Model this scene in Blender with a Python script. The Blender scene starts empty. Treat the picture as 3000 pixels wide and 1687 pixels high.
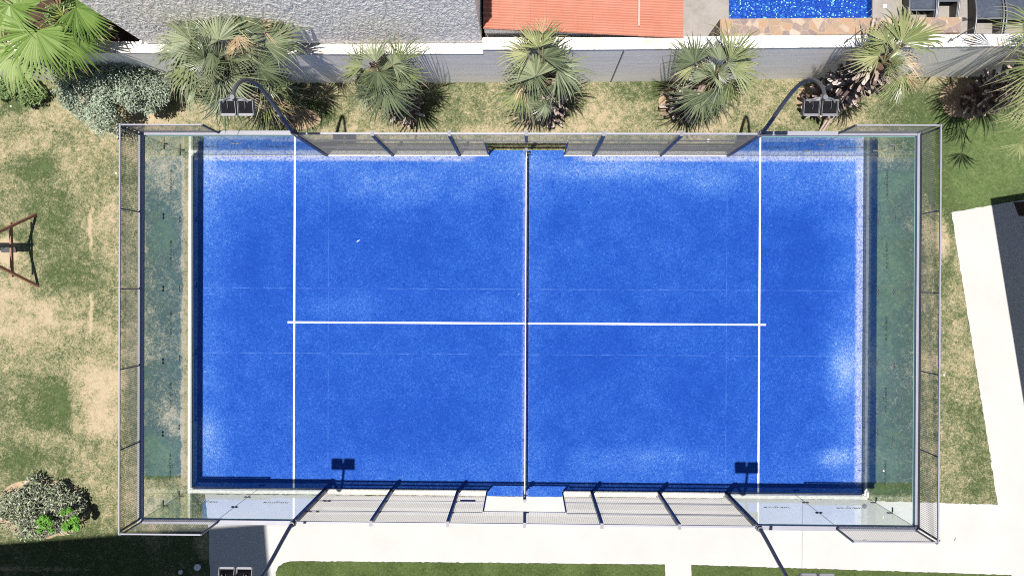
import bpy, math, random
from mathutils import Vector, Matrix, Euler
R = math.radians
sc = bpy.context.scene
col = sc.collection

# ------------------------------------------------------------------ camera
CAM = (-0.0177, 1.1412, 22.2398)
CROT = (-0.00367, 0.01756, 0.00451)
FPX = 2177.52            # focal length in pixels of a 3000 px wide frame
cd = bpy.data.cameras.new('camera'); cam = bpy.data.objects.new('camera', cd); col.objects.link(cam)
cam.location = CAM; cam.rotation_euler = CROT
cd.sensor_width = 36; cd.lens = FPX / 3000 * 36; cd.clip_start = 0.1; cd.clip_end = 2000
sc.camera = cam

# ------------------------------------------------------------------ sun and sky
SX, SY = 0.084, 0.099    # how far a shadow moves east and north per metre of height
elev = math.atan2(1, math.hypot(SX, SY))
w = bpy.data.worlds.new('World'); sc.world = w; w.use_nodes = True
nt = w.node_tree; nt.nodes.clear()
sky = nt.nodes.new('ShaderNodeTexSky'); sky.sky_type = 'NISHITA'; sky.sun_disc = False
sky.sun_elevation = elev; sky.sun_rotation = math.atan2(-SX, -SY)
sky.altitude = 500; sky.air_density = 1.0; sky.dust_density = 0.6; sky.ozone_density = 1.2
bg = nt.nodes.new('ShaderNodeBackground'); bg.inputs[1].default_value = 0.057
wo = nt.nodes.new('ShaderNodeOutputWorld')
nt.links.new(sky.outputs[0], bg.inputs[0]); nt.links.new(bg.outputs[0], wo.inputs[0])
sd = bpy.data.lights.new('sun', 'SUN'); sun = bpy.data.objects.new('sun', sd); col.objects.link(sun)
sd.energy = 5.0; sd.angle = R(0.53); sd.color = (1.0, 0.965, 0.91)
sun.rotation_euler = Vector((-SX, -SY, 1)).to_track_quat('Z', 'Y').to_euler()
sun.location = (-4, -5, 40)
vs = sc.view_settings
vs.view_transform = 'Standard'; vs.look = 'None'; vs.exposure = 0.97; vs.gamma = 1.0; vs.use_curve_mapping = False
sc.cycles.use_denoising = False; sc.cycles.filter_width = 1.05
sc.cycles.max_bounces = 10; sc.cycles.transparent_max_bounces = 40
sc.cycles.sample_clamp_indirect = 6.0

_RM = Euler(CROT, 'XYZ').to_matrix()
def P(u, v, z=0.0):
    """point at height z seen at pixel (u, v) of the 3000 px wide photograph"""
    d = _RM @ Vector(((u - 1500) / FPX, -(v - 843.5) / FPX, -1))
    t = (z - CAM[2]) / d.z
    return Vector(CAM) + d * t

# ------------------------------------------------------------------ node helpers
class NT:
    def __init__(s, name, k=1.0):
        s.k = k
        s.m = bpy.data.materials.new(name); s.m.use_nodes = True
        s.t = s.m.node_tree; s.t.nodes.clear()
        s.out = s.t.nodes.new('ShaderNodeOutputMaterial')
        s.tc = s.t.nodes.new('ShaderNodeTexCoord')
        s.geo = None
    def pos(s):
        if not s.geo: s.geo = s.t.nodes.new('ShaderNodeNewGeometry')
        return s.geo.outputs['Position']
    def island(s):
        s.pos(); return s.geo.outputs['Random Per Island']
    def set(s, sock, v):
        if hasattr(v, 'is_linked') or isinstance(v, bpy.types.NodeSocket): s.t.links.new(v, sock)
        elif isinstance(v, (tuple, list)) and len(v) == 3 and sock.type == 'RGBA': sock.default_value = (*v, 1)
        else: sock.default_value = v
    def math(s, op, a, b=0.0, clamp=False):
        n = s.t.nodes.new('ShaderNodeMath'); n.operation = op; n.use_clamp = clamp
        s.set(n.inputs[0], a); s.set(n.inputs[1], b); return n.outputs[0]
    def vmath(s, op, a, b):
        n = s.t.nodes.new('ShaderNodeVectorMath'); n.operation = op
        s.set(n.inputs[0], a); s.set(n.inputs[1], b)
        return n.outputs['Value'] if op in ('LENGTH', 'DOT_PRODUCT', 'DISTANCE') else n.outputs[0]
    def noise(s, scale, detail=4, rough=0.55, vec=None, dist=0.0, stretch=None, off=0):
        v = vec if vec is not None else s.pos()
        if stretch: v = s.vmath('MULTIPLY', v, stretch)
        if off: v = s.vmath('ADD', v, (off, off * .7, 0))
        n = s.t.nodes.new('ShaderNodeTexNoise'); n.inputs['Scale'].default_value = scale
        n.inputs['Detail'].default_value = detail; n.inputs['Roughness'].default_value = rough
        n.inputs['Distortion'].default_value = dist
        s.t.links.new(v, n.inputs['Vector']); return n.outputs['Fac']
    def voro(s, scale, feature='F1', vec=None, out='Distance', rand=1.0):
        n = s.t.nodes.new('ShaderNodeTexVoronoi'); n.feature = feature
        n.inputs['Scale'].default_value = scale; n.inputs['Randomness'].default_value = rand
        s.t.links.new(vec if vec is not None else s.pos(), n.inputs['Vector']); return n.outputs[out]
    def ramp(s, f, stops, interp='LINEAR'):
        n = s.t.nodes.new('ShaderNodeValToRGB'); n.color_ramp.interpolation = interp
        e = n.color_ramp.elements
        while len(e) < len(stops): e.new(0.5)
        for i, (p, c) in enumerate(stops):
            e[i].position = p; e[i].color = (*c, 1) if isinstance(c, (tuple, list)) else (c, c, c, 1)
        s.set(n.inputs[0], f); return n.outputs[0]
    def range(s, v, a, b, c=0.0, d=1.0, smooth=True):
        n = s.t.nodes.new('ShaderNodeMapRange'); n.clamp = True
        if smooth: n.interpolation_type = 'SMOOTHSTEP'
        s.set(n.inputs[0], v)
        for i, x in enumerate((a, b, c, d)): n.inputs[i + 1].default_value = x
        return n.outputs[0]
    def mix(s, f, a, b, mode='MIX'):
        n = s.t.nodes.new('ShaderNodeMix'); n.data_type = 'RGBA'; n.blend_type = mode; n.clamp_factor = True
        s.set(n.inputs[0], f); s.set(n.inputs[6], a); s.set(n.inputs[7], b); return n.outputs[2]
    def xyz(s, v=None):
        n = s.t.nodes.new('ShaderNodeSeparateXYZ'); s.t.links.new(v if v is not None else s.pos(), n.inputs[0]); return n.outputs
    def attr(s, name):
        n = s.t.nodes.new('ShaderNodeAttribute'); n.attribute_name = name; return n.outputs['Fac']
    def bump(s, h, strength=0.5, dist=0.02):
        n = s.t.nodes.new('ShaderNodeBump'); n.inputs['Strength'].default_value = strength
        n.inputs['Distance'].default_value = dist; s.t.links.new(h, n.inputs['Height']); return n.outputs[0]
    def bsdf(s, color, rough=0.8, metal=0.0, spec=0.5, normal=None, trans=0.0):
        if s.k != 1.0: color = s.mix(1.0, color, (s.k, s.k, s.k), 'MULTIPLY')
        n = s.t.nodes.new('ShaderNodeBsdfPrincipled')
        s.set(n.inputs['Base Color'], color); s.set(n.inputs['Roughness'], rough)
        n.inputs['Metallic'].default_value = metal; n.inputs['Specular IOR Level'].default_value = spec
        if normal is not None: s.t.links.new(normal, n.inputs['Normal'])
        s.t.links.new(n.outputs[0], s.out.inputs[0]); return n.outputs[0]
    def blob(s, u, v, ru, rv, soft=0.6):
        """soft ellipse mask round a spot on the ground"""
        c = P(u, v); sx = 98.0
        d = s.vmath('SUBTRACT', s.pos(), (c.x, c.y, 0)); d = s.vmath('MULTIPLY', d, (sx / ru, sx / rv, 0))
        l = s.vmath('LENGTH', d, (0, 0, 0))
        return s.range(l, 1.0, 1.0 - soft, 0, 1)

def translucent(s, color, amount=0.25, rough=0.6, spec=0.3):
    b = s.bsdf(color, rough, 0, spec)
    t = s.t.nodes.new('ShaderNodeBsdfTranslucent'); s.set(t.inputs[0], s.mix(1.0, color, (s.k, s.k, s.k), 'MULTIPLY'))
    m = s.t.nodes.new('ShaderNodeMixShader'); m.inputs[0].default_value = amount
    s.t.links.new(b, m.inputs[1]); s.t.links.new(t.outputs[0], m.inputs[2]); s.t.links.new(m.outputs[0], s.out.inputs[0])

M = {}
# lawn: straw and green blades mixed by patches
def mat_lawn():
    s = NT('lawn', 0.50)
    warp = s.noise(1.3, 3, .6)
    big = s.noise(0.42, 4, .6, dist=.4)
    mid = s.noise(2.2, 4, .65, off=11)
    g = s.math('ADD', s.math('MULTIPLY', big, 1.25), s.math('MULTIPLY', mid, .85))
    g = s.math('SUBTRACT', g, 1.02)               # about -.25 .. .25
    for u, v, ru, rv, a in ((2900, 480, 330, 260, .72), (2690, 330, 230, 120, .25), (90, 490, 120, 60, .36), (120, 1180, 190, 120, .24), (90, 1350, 200, 90, .3),
                            (40, 290, 160, 60, .3), (930, 340, 110, 60, .30), (1290, 330, 90, 60, .08), (150, 640, 150, 120, .18), (230, 780, 120, 150, .2),
                            (2600, 800, 90, 500, .36), (2590, 1350, 90, 180, .2), (2860, 1350, 50, 160, .12), (1880, 265, 110, 40, .12), (1480, 380, 600, 22, -.2),
                            (60, 930, 230, 140, -.33), (2820, 900, 60, 330, -.18), (2180, 350, 260, 90, -.12), (1800, 340, 200, 60, -.2), (400, 340, 110, 50, -.3),
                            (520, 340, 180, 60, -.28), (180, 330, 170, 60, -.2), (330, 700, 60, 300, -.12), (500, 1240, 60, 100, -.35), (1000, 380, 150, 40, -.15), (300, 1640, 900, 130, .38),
                            (475, 690, 60, 110, .3), (470, 1330, 70, 110, .3), (2760, 700, 30, 100, -.5), (20, 735, 45, 60, -.9), (600, 1600, 50, 60, -.45), (90, 1665, 330, 12, -.35)):
        g = s.math('ADD', g, s.math('MULTIPLY', s.blob(u, v, ru, rv, .75), a))
    # laid-turf squares near the left glass wall
    x = s.xyz()
    def rect(u0, v0, u1, v1, soft=.06):
        a = P(u0, v1); b = P(u1, v0); k = s.math('MULTIPLY', s.math('SUBTRACT', warp, .5), .35)
        xx = s.math('ADD', x[0], k); yy = s.math('ADD', x[1], k)
        r = s.math('MULTIPLY', s.range(xx, a.x - soft, a.x + soft), s.range(xx, b.x + soft, b.x - soft))
        return s.math('MULTIPLY', r, s.math('MULTIPLY', s.range(yy, a.y - soft, a.y + soft), s.range(yy, b.y + soft, b.y - soft)))
    g = s.math('ADD', g, s.math('MULTIPLY', rect(205, 1080, 360, 1272, .22), -.40))
    g = s.math('ADD', g, s.math('MULTIPLY', rect(60, 1090, 208, 1262, .2), .10))
    g = s.math('ADD', g, s.math('MULTIPLY', rect(262, 610, 270, 725), -.6))
    g = s.math('ADD', g, s.math('MULTIPLY', rect(262, 858, 270, 972), -.6))
    g = s.math('ADD', g, s.math('MULTIPLY', rect(530, 455, 556, 1420, .03), -.3))
    g = s.math('ADD', g, s.math('MULTIPLY', rect(420, 1278, 530, 1400, .05), .25))
    g = s.math('ADD', g, s.math('MULTIPLY', rect(425, 560, 532, 1400, .14), .22))
    g = s.math('ADD', g, s.math('MULTIPLY', rect(2545, 500, 2700, 1450, .15), .34))
    fine = s.noise(12, 4, .8, dist=1.8, off=3)
    fine2 = s.noise(38, 2, .7, dist=1.0, off=7)
    t = s.math('ADD', s.math('MULTIPLY', s.math('SUBTRACT', fine, .5), 2.3), s.math('MULTIPLY', s.math('SUBTRACT', fine2, .5), 1.05))
    t = s.math('ADD', t, s.math('MULTIPLY', s.math('SUBTRACT', s.noise(4.6, 4, .7, dist=1.2, off=13), .5), 1.1))
    f = s.math('ADD', g, t)
    f = s.math('ADD', f, .585)
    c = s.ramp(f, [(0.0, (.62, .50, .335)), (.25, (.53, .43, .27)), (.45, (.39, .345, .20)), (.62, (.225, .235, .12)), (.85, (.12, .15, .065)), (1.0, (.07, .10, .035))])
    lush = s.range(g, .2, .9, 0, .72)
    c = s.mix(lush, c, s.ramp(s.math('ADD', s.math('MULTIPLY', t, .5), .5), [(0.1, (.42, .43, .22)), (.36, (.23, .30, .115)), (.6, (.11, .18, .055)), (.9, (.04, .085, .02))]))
    bare = s.range(g, -.40, -.85)
    c = s.mix(s.math('MULTIPLY', bare, .6), c, s.ramp(fine, [(.2, (.50, .385, .255)), (.8, (.72, .57, .41))]))
    n = s.bump(t, .6, .02)
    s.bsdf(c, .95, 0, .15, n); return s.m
M['lawn'] = mat_lawn()

def mat_turf():
    s = NT('short_turf', 0.42)
    f = s.math('ADD', s.noise(20, 3, .8, dist=1), s.math('MULTIPLY', s.math('SUBTRACT', s.noise(1.2, 3), .5), .5))
    c = s.ramp(f, [(.28, (.035, .06, .014)), (.5, (.10, .145, .04)), (.72, (.17, .22, .075))])
    s.bsdf(c, .95, 0, .15, s.bump(f, .6, .02)); return s.m
M['turf'] = mat_turf()

def mat_carpet():
    s = NT('blue_carpet', 0.52)
    x = s.xyz(); ax = s.math('ABSOLUTE', x[0]); ay = s.math('ABSOLUTE', x[1])
    big = s.noise(.38, 4, .62, dist=.5, off=5); mid = s.noise(1.5, 5, .7, off=2)
    wear = s.math('ADD', s.math('MULTIPLY', s.math('SUBTRACT', big, .5), .28), s.math('MULTIPLY', s.math('SUBTRACT', mid, .5), .55))
    def add(e, a): 
        return s.math('ADD', wear, s.math('MULTIPLY', e, a))
    wear = add(s.range(ax, 8.6, 9.9), .22)
    wear = add(s.range(ay, 3.3, 4.9), .14)
    wear = add(s.range(x[1], 2.8, 5.0), .15)
    wear = add(s.math('MULTIPLY', s.range(ax, .9, .1), 1.0), .10)
    for u, v, ru, rv, a in ((640, 620, 120, 200, .12), (620, 1290, 110, 110, .28), (2380, 560, 170, 90, .10), (2470, 1080, 80, 150, .42), (2440, 1340, 100, 50, .36), (1180, 560, 330, 90, .16),
                            (1800, 500, 330, 50, .25), (1000, 900, 200, 70, .18), (1400, 900, 150, 60, .12), (2080, 540, 130, 60, .18), (700, 520, 150, 60, .15), (1900, 1340, 300, 60, .18),
                            (760, 760, 90, 230, -.09), (2330, 800, 130, 300, -.15), (1250, 720, 190, 90, -.07), (1720, 1050, 260, 130, -.1), (1250, 1240, 260, 120, -.06), (2060, 1150, 170, 150, -.1), (1000, 640, 90, 80, -.1)):
        wear = add(s.blob(u, v, ru, rv, .9), a)
    f1 = s.noise(19, 4, .8, dist=1.2); f2 = s.noise(55, 2, .7, off=9)
    fl = s.math('ADD', s.math('MULTIPLY', s.math('SUBTRACT', f1, .5), 2.0), s.math('MULTIPLY', s.math('SUBTRACT', f2, .5), 1.15))
    f = s.math('ADD', s.math('ADD', wear, fl), .20)
    c = s.ramp(f, [(0.0, (.006, .055, .36)), (.22, (.012, .080, .44)), (.42, (.028, .115, .50)), (.62, (.062, .175, .55)), (.82, (.15, .27, .60)), (1.0, (.36, .44, .66))])
    c = s.mix(1.0, c, s.ramp(s.noise(.8, 2, .5, off=20), [(.3, (.93, .95, .98)), (.7, (1.0, 1.03, 1.0))]), 'MULTIPLY')
    # sunlight thrown back by the glass, painted as sandy bands along the walls
    def band(v, a, b, col_a): 
        return s.math('MULTIPLY', s.range(v, a, b), col_a)
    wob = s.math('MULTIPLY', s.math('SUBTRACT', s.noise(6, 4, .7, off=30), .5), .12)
    sand_glare = s.range(s.math('ADD', x[1], wob), 4.80, 4.90)
    sand_glare_r = s.math('MULTIPLY', s.range(s.math('ADD', x[0], wob), 9.74, 9.86), s.range(x[1], -4.85, -4.6))
    sand_glare = s.math('MAXIMUM', s.math('MULTIPLY', sand_glare, s.range(ax, 1.3, 2.0)), sand_glare_r)
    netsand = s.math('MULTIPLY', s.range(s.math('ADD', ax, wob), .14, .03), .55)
    sand_glare = s.math('MAXIMUM', sand_glare, netsand)
    sand_glare = s.math('MULTIPLY', sand_glare, s.range(f1, .33, .60))
    c = s.mix(s.math('MULTIPLY', sand_glare, .62), c, (.62, .64, .70))
    # seams between the carpet rolls
    for ax_, at in ((1, 1.02), (1, -.93), (0, -5.92), (0, 5.98)):
        l = s.range(s.math('ABSOLUTE', s.math('SUBTRACT', x[ax_], at)), .018, .006)
        l = s.math('MULTIPLY', l, s.range(s.noise(1.6, 4, .7, off=at * 3 + 40), .35, .75))
        c = s.mix(s.math('MULTIPLY', l, .5 if ax_ else .35), c, (.18, .33, .72))
    s.bsdf(c, .9, 0, .12, s.bump(fl, .35, .01)); return s.m
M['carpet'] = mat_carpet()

def simple(name, c, rough=.6, metal=0, spec=.5, var=.0, scale=8, bump=0, bscale=30, bd=.01):
    s = NT(name)
    cc = c
    if var:
        f = s.noise(scale, 5, .65)
        lo = tuple(max(0, v * (1 - var)) for v in c); hi = tuple(min(1, v * (1 + var)) for v in c)
        cc = s.ramp(f, [(.3, lo), (.7, hi)])
    nrm = s.bump(s.noise(bscale, 4, .6), bump, bd) if bump else None
    s.bsdf(cc, rough, metal, spec, nrm); return s.m
M['line'] = simple('line_white', (.62, .605, .58), .85, spec=.1, var=.06, scale=25)
M['steel'] = simple('painted_steel', (.06, .063, .08), .4, spec=.55, var=.10, scale=5)
M['post'] = simple('post_paint', (.03, .033, .05), .42, spec=.5, var=.1, scale=5)
M['beam'] = simple('beam_paint', (.165, .165, .195), .45, spec=.5, var=.07, scale=3)
M['cap_steel'] = simple('cap_steel', (.10, .10, .12), .5)
M['wire'] = simple('mesh_wire', (.075, .076, .085), .5, spec=.4)
M['mast'] = simple('mast_paint', (.05, .052, .062), .42, spec=.5, var=.1, scale=4)
M['alu'] = simple('lamp_casing', (.10, .10, .115), .45, .2, var=.1, scale=6)
M['fins'] = simple('lamp_fins', (.008, .008, .01), .8, spec=.1)
M['clip'] = simple('clip_black', (.06, .06, .065), .5)
M['black'] = simple('black_net', (.015, .015, .018), .8)
M['tape'] = simple('net_tape', (.38, .36, .34), .8)
M['kerb'] = simple('kerb_concrete', (.52, .50, .45), .9, spec=.2, var=.14, scale=9, bump=.3)
M['wood'] = simple('swing_wood', (.20, .10, .065), .7, spec=.3, var=.2, scale=6)
M['rubber'] = simple('seat_rubber', (.02, .02, .022), .6)
M['teal'] = simple('teal_plastic', (.03, .30, .32), .45)
M['rope'] = simple('rope', (.55, .52, .46), .9)
M['soil'] = simple('soil', (.25, .185, .12), .95, spec=.1, var=.25, scale=6, bump=.5)
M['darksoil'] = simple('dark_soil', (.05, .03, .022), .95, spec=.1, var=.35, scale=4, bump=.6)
M['disc'] = simple('white_cap', (.5, .5, .5), .5, var=.05)
M['drain'] = simple('drain_metal', (.12, .125, .14), .45, .4, var=.2, scale=20)
M['decal'] = simple('glass_lettering', (.03, .035, .035), .7)
M['blueplate'] = simple('blue_plate', (.02, .035, .16), .5)
M['sling'] = simple('sling_fabric', (.036, .045, .064), .75, spec=.3, var=.28, scale=14, bump=.5, bscale=60)
M['lframe'] = simple('lounger_frame', (.11, .115, .13), .4, .3)
M['lblack'] = simple('lounger_black', (.025, .022, .024), .5)
M['galv'] = simple('galvanised', (.16, .165, .175), .45, .5)
M['brownwall'] = simple('brown_wall', (.12, .075, .045), .9, spec=.1, var=.25, scale=3, bump=.4)
M['facade'] = simple('plain_render', (.62, .58, .52), .9, spec=.1, var=.08, scale=2)
M['roofing'] = simple('roof_white', (.7, .68, .64), .9, var=.08, scale=1)
M['winglass'] = simple('window_glass', (.03, .04, .05), .1, 0, .8)
M['litter'] = simple('pale_chip', (.75, .72, .66), .8)

def mat_paving():
    s = NT('pale_paving', 0.42)
    f = s.noise(.7, 5, .65); g = s.noise(7, 5, .7, off=4)
    c = s.ramp(f, [(.25, (.70, .675, .645)), (.75, (.80, .775, .745))])
    c = s.mix(s.range(g, .66, .8), c, (.60, .575, .54))
    x = s.xyz(); j0 = P(2350, 1560).x
    j = s.math('MULTIPLY', s.range(s.math('ABSOLUTE', s.math('SUBTRACT', x[0], j0)), .014, .007), s.range(x[1], -4.5, -4.6))
    c = s.mix(s.math('MULTIPLY', j, .6), c, (.25, .235, .22))
    sp = s.range(s.noise(30, 2, .5, off=17), .78, .84)
    c = s.mix(s.math('MULTIPLY', sp, .5), c, (.3, .27, .24))
    s.bsdf(c, .9, 0, .2, s.bump(s.noise(40, 4, .7), .15, .005)); return s.m
M['paving'] = mat_paving()

def mat_glass():
    s = NT('wall_glass')
    tr = s.t.nodes.new('ShaderNodeBsdfTransparent'); s.set(tr.inputs[0], (.925, .965, .95))
    gl = s.t.nodes.new('ShaderNodeBsdfGlossy'); gl.inputs['Roughness'].default_value = 0.0; s.set(gl.inputs[0], (1, 1, 1))
    lw = s.t.nodes.new('ShaderNodeLayerWeight'); lw.inputs[0].default_value = .5
    f5 = s.math('POWER', lw.outputs['Facing'], 5.0)
    f = s.math('ADD', s.math('MULTIPLY', f5, .96), .04)
    m = s.t.nodes.new('ShaderNodeMixShader'); s.set(m.inputs[0], f)
    s.t.links.new(tr.outputs[0], m.inputs[1]); s.t.links.new(gl.outputs[0], m.inputs[2]); s.t.links.new(m.outputs[0], s.out.inputs[0])
    return s.m
M['glass'] = mat_glass()
M['glassedge'] = simple('glass_edge', (.10, .22, .19), .2, spec=.6)

def mat_wall():
    s = NT('wall_render')
    st = s.noise(2.2, 4, .65, stretch=(.3, 1, 3.0)); f = s.noise(1.1, 4, .6, off=8)
    c = s.ramp(s.math('ADD', s.math('MULTIPLY', st, .6), s.math('MULTIPLY', f, .4)), [(.3, (.74, .69, .635)), (.5, (.82, .77, .71)), (.7, (.86, .81, .75))])
    s.bsdf(c, .92, 0, .15, s.bump(s.noise(1.5, 2, .5, stretch=(.35, 1, 2.5)), .12, .03)); return s.m
M['wall'] = mat_wall()
def mat_cap():
    s = NT('wall_top_paint')
    f = s.noise(5, 6, .75, off=3); g = s.noise(.9, 2, .5)
    c = s.mix(s.range(s.math('ADD', s.math('MULTIPLY', f, .8), s.math('MULTIPLY', g, .35)), .575, .66), (.56, .55, .53), (.36, .31, .27))
    s.bsdf(c, .9, 0, .2, s.bump(f, .2, .01)); return s.m
M['cap'] = mat_cap()
def mat_stucco():
    s = NT('rough_stucco')
    h = s.math('ADD', s.noise(9, 3, .55, stretch=(.8, 1, .34), dist=1.4), s.math('MULTIPLY', s.noise(26, 2, .5, stretch=(.9, 1, .4)), .2))
    c = s.ramp(h, [(.38, (.74, .69, .635)), (.62, (.92, .85, .77))])
    s.bsdf(c, .95, 0, .1, s.bump(h, 1.0, .065)); return s.m
M['stucco'] = mat_stucco()
def mat_tile():
    s = NT('clay_tile', 0.47)
    f = s.noise(1.6, 5, .65); g = s.noise(24, 3, .6)
    c = s.ramp(s.math('ADD', s.math('MULTIPLY', f, .7), s.math('MULTIPLY', g, .3)), [(.3, (.68, .255, .165)), (.7, (.80, .35, .245))])
    s.bsdf(c, .8, 0, .3); return s.m
M['tile'] = mat_tile()
def mat_deck():
    s = NT('deck_stone', 0.40)
    f = s.noise(1.3, 6, .7, dist=.6); g = s.noise(9, 5, .75)
    c = s.ramp(s.math('ADD', s.math('MULTIPLY', f, .65), s.math('MULTIPLY', g, .35)), [(.32, (.36, .325, .29)), (.5, (.50, .45, .41)), (.68, (.58, .53, .49))])
    s.bsdf(c, .85, 0, .25, s.bump(g, .2, .01)); return s.m
M['deck'] = mat_deck()
def mat_flag():
    s = NT('crazy_stone', 0.43)
    wv = s.vmath('ADD', s.pos(), (0, 0, 0))
    cellc = s.voro(4.6, 'F1', wv, 'Color'); edge = s.voro(4.6, 'DISTANCE_TO_EDGE', wv)
    r = s.xyz(cellc)[0]
    c = s.ramp(r, [(0, (.52, .36, .25)), (.2, (.66, .52, .40)), (.38, (.36, .27, .25)), (.52, (.70, .61, .50)), (.66, (.58, .38, .24)), (.8, (.42, .31, .27)), (1, (.72, .55, .42))], 'CONSTANT')
    f = s.noise(7, 6, .75, dist=1.2)
    c = s.mix(s.range(f, .46, .72, 0, .6), c, (.60, .38, .24))
    c = s.mix(s.math('MULTIPLY', s.range(s.noise(16, 4, .7, off=5), .55, .72), .5), c, (.78, .70, .62))
    c = s.mix(s.range(edge, .05, .015, 0, .7), c, (.60, .48, .36))
    s.bsdf(c, .85, 0, .25, s.bump(f, .4, .02)); return s.m
M['flag'] = mat_flag()
def mat_mosaic():
    s = NT('pool_mosaic', 0.5)
    v = s.vmath('MULTIPLY', s.pos(), (1, 1, 0))
    sc_ = 29.0
    vs_ = s.vmath('MULTIPLY', v, (sc_, sc_, sc_))
    fl = s.t.nodes.new('ShaderNodeVectorMath'); fl.operation = 'FLOOR'; s.t.links.new(vs_, fl.inputs[0])
    fr = s.t.nodes.new('ShaderNodeVectorMath'); fr.operation = 'FRACTION'; s.t.links.new(vs_, fr.inputs[0])
    wn = s.t.nodes.new('ShaderNodeTexWhiteNoise'); wn.noise_dimensions = '2D'; s.t.links.new(fl.outputs[0], wn.inputs['Vector'])
    c = s.ramp(wn.outputs['Value'], [(0, (.008, .05, .42)), (.35, (.015, .085, .56)), (.68, (.03, .16, .66)), (.86, (.10, .38, .85)), (.94, (.55, .95, 1.0))], 'CONSTANT')
    x = s.xyz(fr.outputs[0])
    e = s.math('MINIMUM', s.math('MINIMUM', x[0], x[1]), s.math('MINIMUM', s.math('SUBTRACT', 1, x[0]), s.math('SUBTRACT', 1, x[1])))
    c = s.mix(s.range(e, .10, .04), c, (.05, .10, .35))
    s.bsdf(c, .2, 0, .5); return s.m
M['mosaic'] = mat_mosaic()
def mat_water():
    s = NT('pool_water')
    tr = s.t.nodes.new('ShaderNodeBsdfTransparent'); s.set(tr.inputs[0], (.86, .95, .98))
    gl = s.t.nodes.new('ShaderNodeBsdfGlossy'); gl.inputs['Roughness'].default_value = .03
    s.t.links.new(s.bump(s.noise(5, 2), .15, .02), gl.inputs['Normal'])
    m = s.t.nodes.new('ShaderNodeMixShader'); m.inputs[0].default_value = .03
    s.t.links.new(tr.outputs[0], m.inputs[1]); s.t.links.new(gl.outputs[0], m.inputs[2]); s.t.links.new(m.outputs[0], s.out.inputs[0]); return s.m
M['water'] = mat_water()

def mat_frond(name, stops, tipc, tip0=.82):
    s = NT(name, .80)
    oi = s.t.nodes.new('ShaderNodeObjectInfo')
    f = s.math('ADD', s.math('MULTIPLY', s.island(), .55), s.math('MULTIPLY', oi.outputs['Random'], .45))
    c = s.ramp(f, stops)
    t = s.attr('tip')
    tt = s.math('ADD', t, s.math('MULTIPLY', s.math('SUBTRACT', s.island(), .5), .30))
    c = s.mix(s.range(tt, tip0, tip0 + .22), c, tipc)
    translucent(s, c, .12, .42, .5); return s.m
M['f_bright'] = mat_frond('frond_bright', [(0, (.04, .08, .015)), (.5, (.14, .225, .045)), (1, (.36, .44, .18))], (.42, .42, .16), .86)
M['f_grey'] = mat_frond('frond_grey', [(0, (.035, .05, .025)), (.5, (.125, .155, .08)), (1, (.33, .36, .22))], (.38, .36, .24), .86)
M['f_olive'] = mat_frond('frond_olive', [(0, (.06, .08, .03)), (.5, (.18, .215, .08)), (1, (.40, .40, .20))], (.46, .40, .24), .68)
M['f_dry'] = mat_frond('frond_dry', [(0, (.34, .22, .12)), (.5, (.52, .36, .21)), (1, (.66, .50, .33))], (.62, .42, .28), .8)
M['stub'] = NT('leaf_stub').m
def mat_stub():
    s = NT('leaf_stub')
    c = s.ramp(s.island(), [(0, (.07, .05, .045)), (.4, (.17, .125, .105)), (.7, (.32, .255, .215)), (1, (.48, .40, .35))])
    s.bsdf(c, .9, 0, .15); return s.m
M['stub'] = mat_stub()
M['trunk'] = simple('trunk_fibre', (.085, .055, .042), .95, spec=.05, var=.4, scale=18, bump=.8, bd=.03)
def mat_leaf(name, stops):
    s = NT(name); c = s.ramp(s.island(), stops); translucent(s, c, .18, .6, .25); return s.m
M['leaf_grey'] = mat_leaf('leaf_grey', [(0, (.12, .15, .105)), (.5, (.22, .265, .195)), (1, (.34, .385, .30))])
M['leaf_dark'] = mat_leaf('leaf_dark', [(0, (.05, .045, .045)), (.3, (.10, .11, .075)), (.62, (.19, .22, .13)), (.85, (.30, .34, .22)), (1, (.42, .40, .33))])
M['leaf_green'] = mat_leaf('leaf_green', [(0, (.04, .11, .012)), (.5, (.085, .23, .025)), (1, (.16, .33, .05))])
M['leaf_mid'] = mat_leaf('leaf_mid', [(0, (.05, .08, .03)), (.5, (.10, .155, .05)), (1, (.19, .26, .10))])

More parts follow.
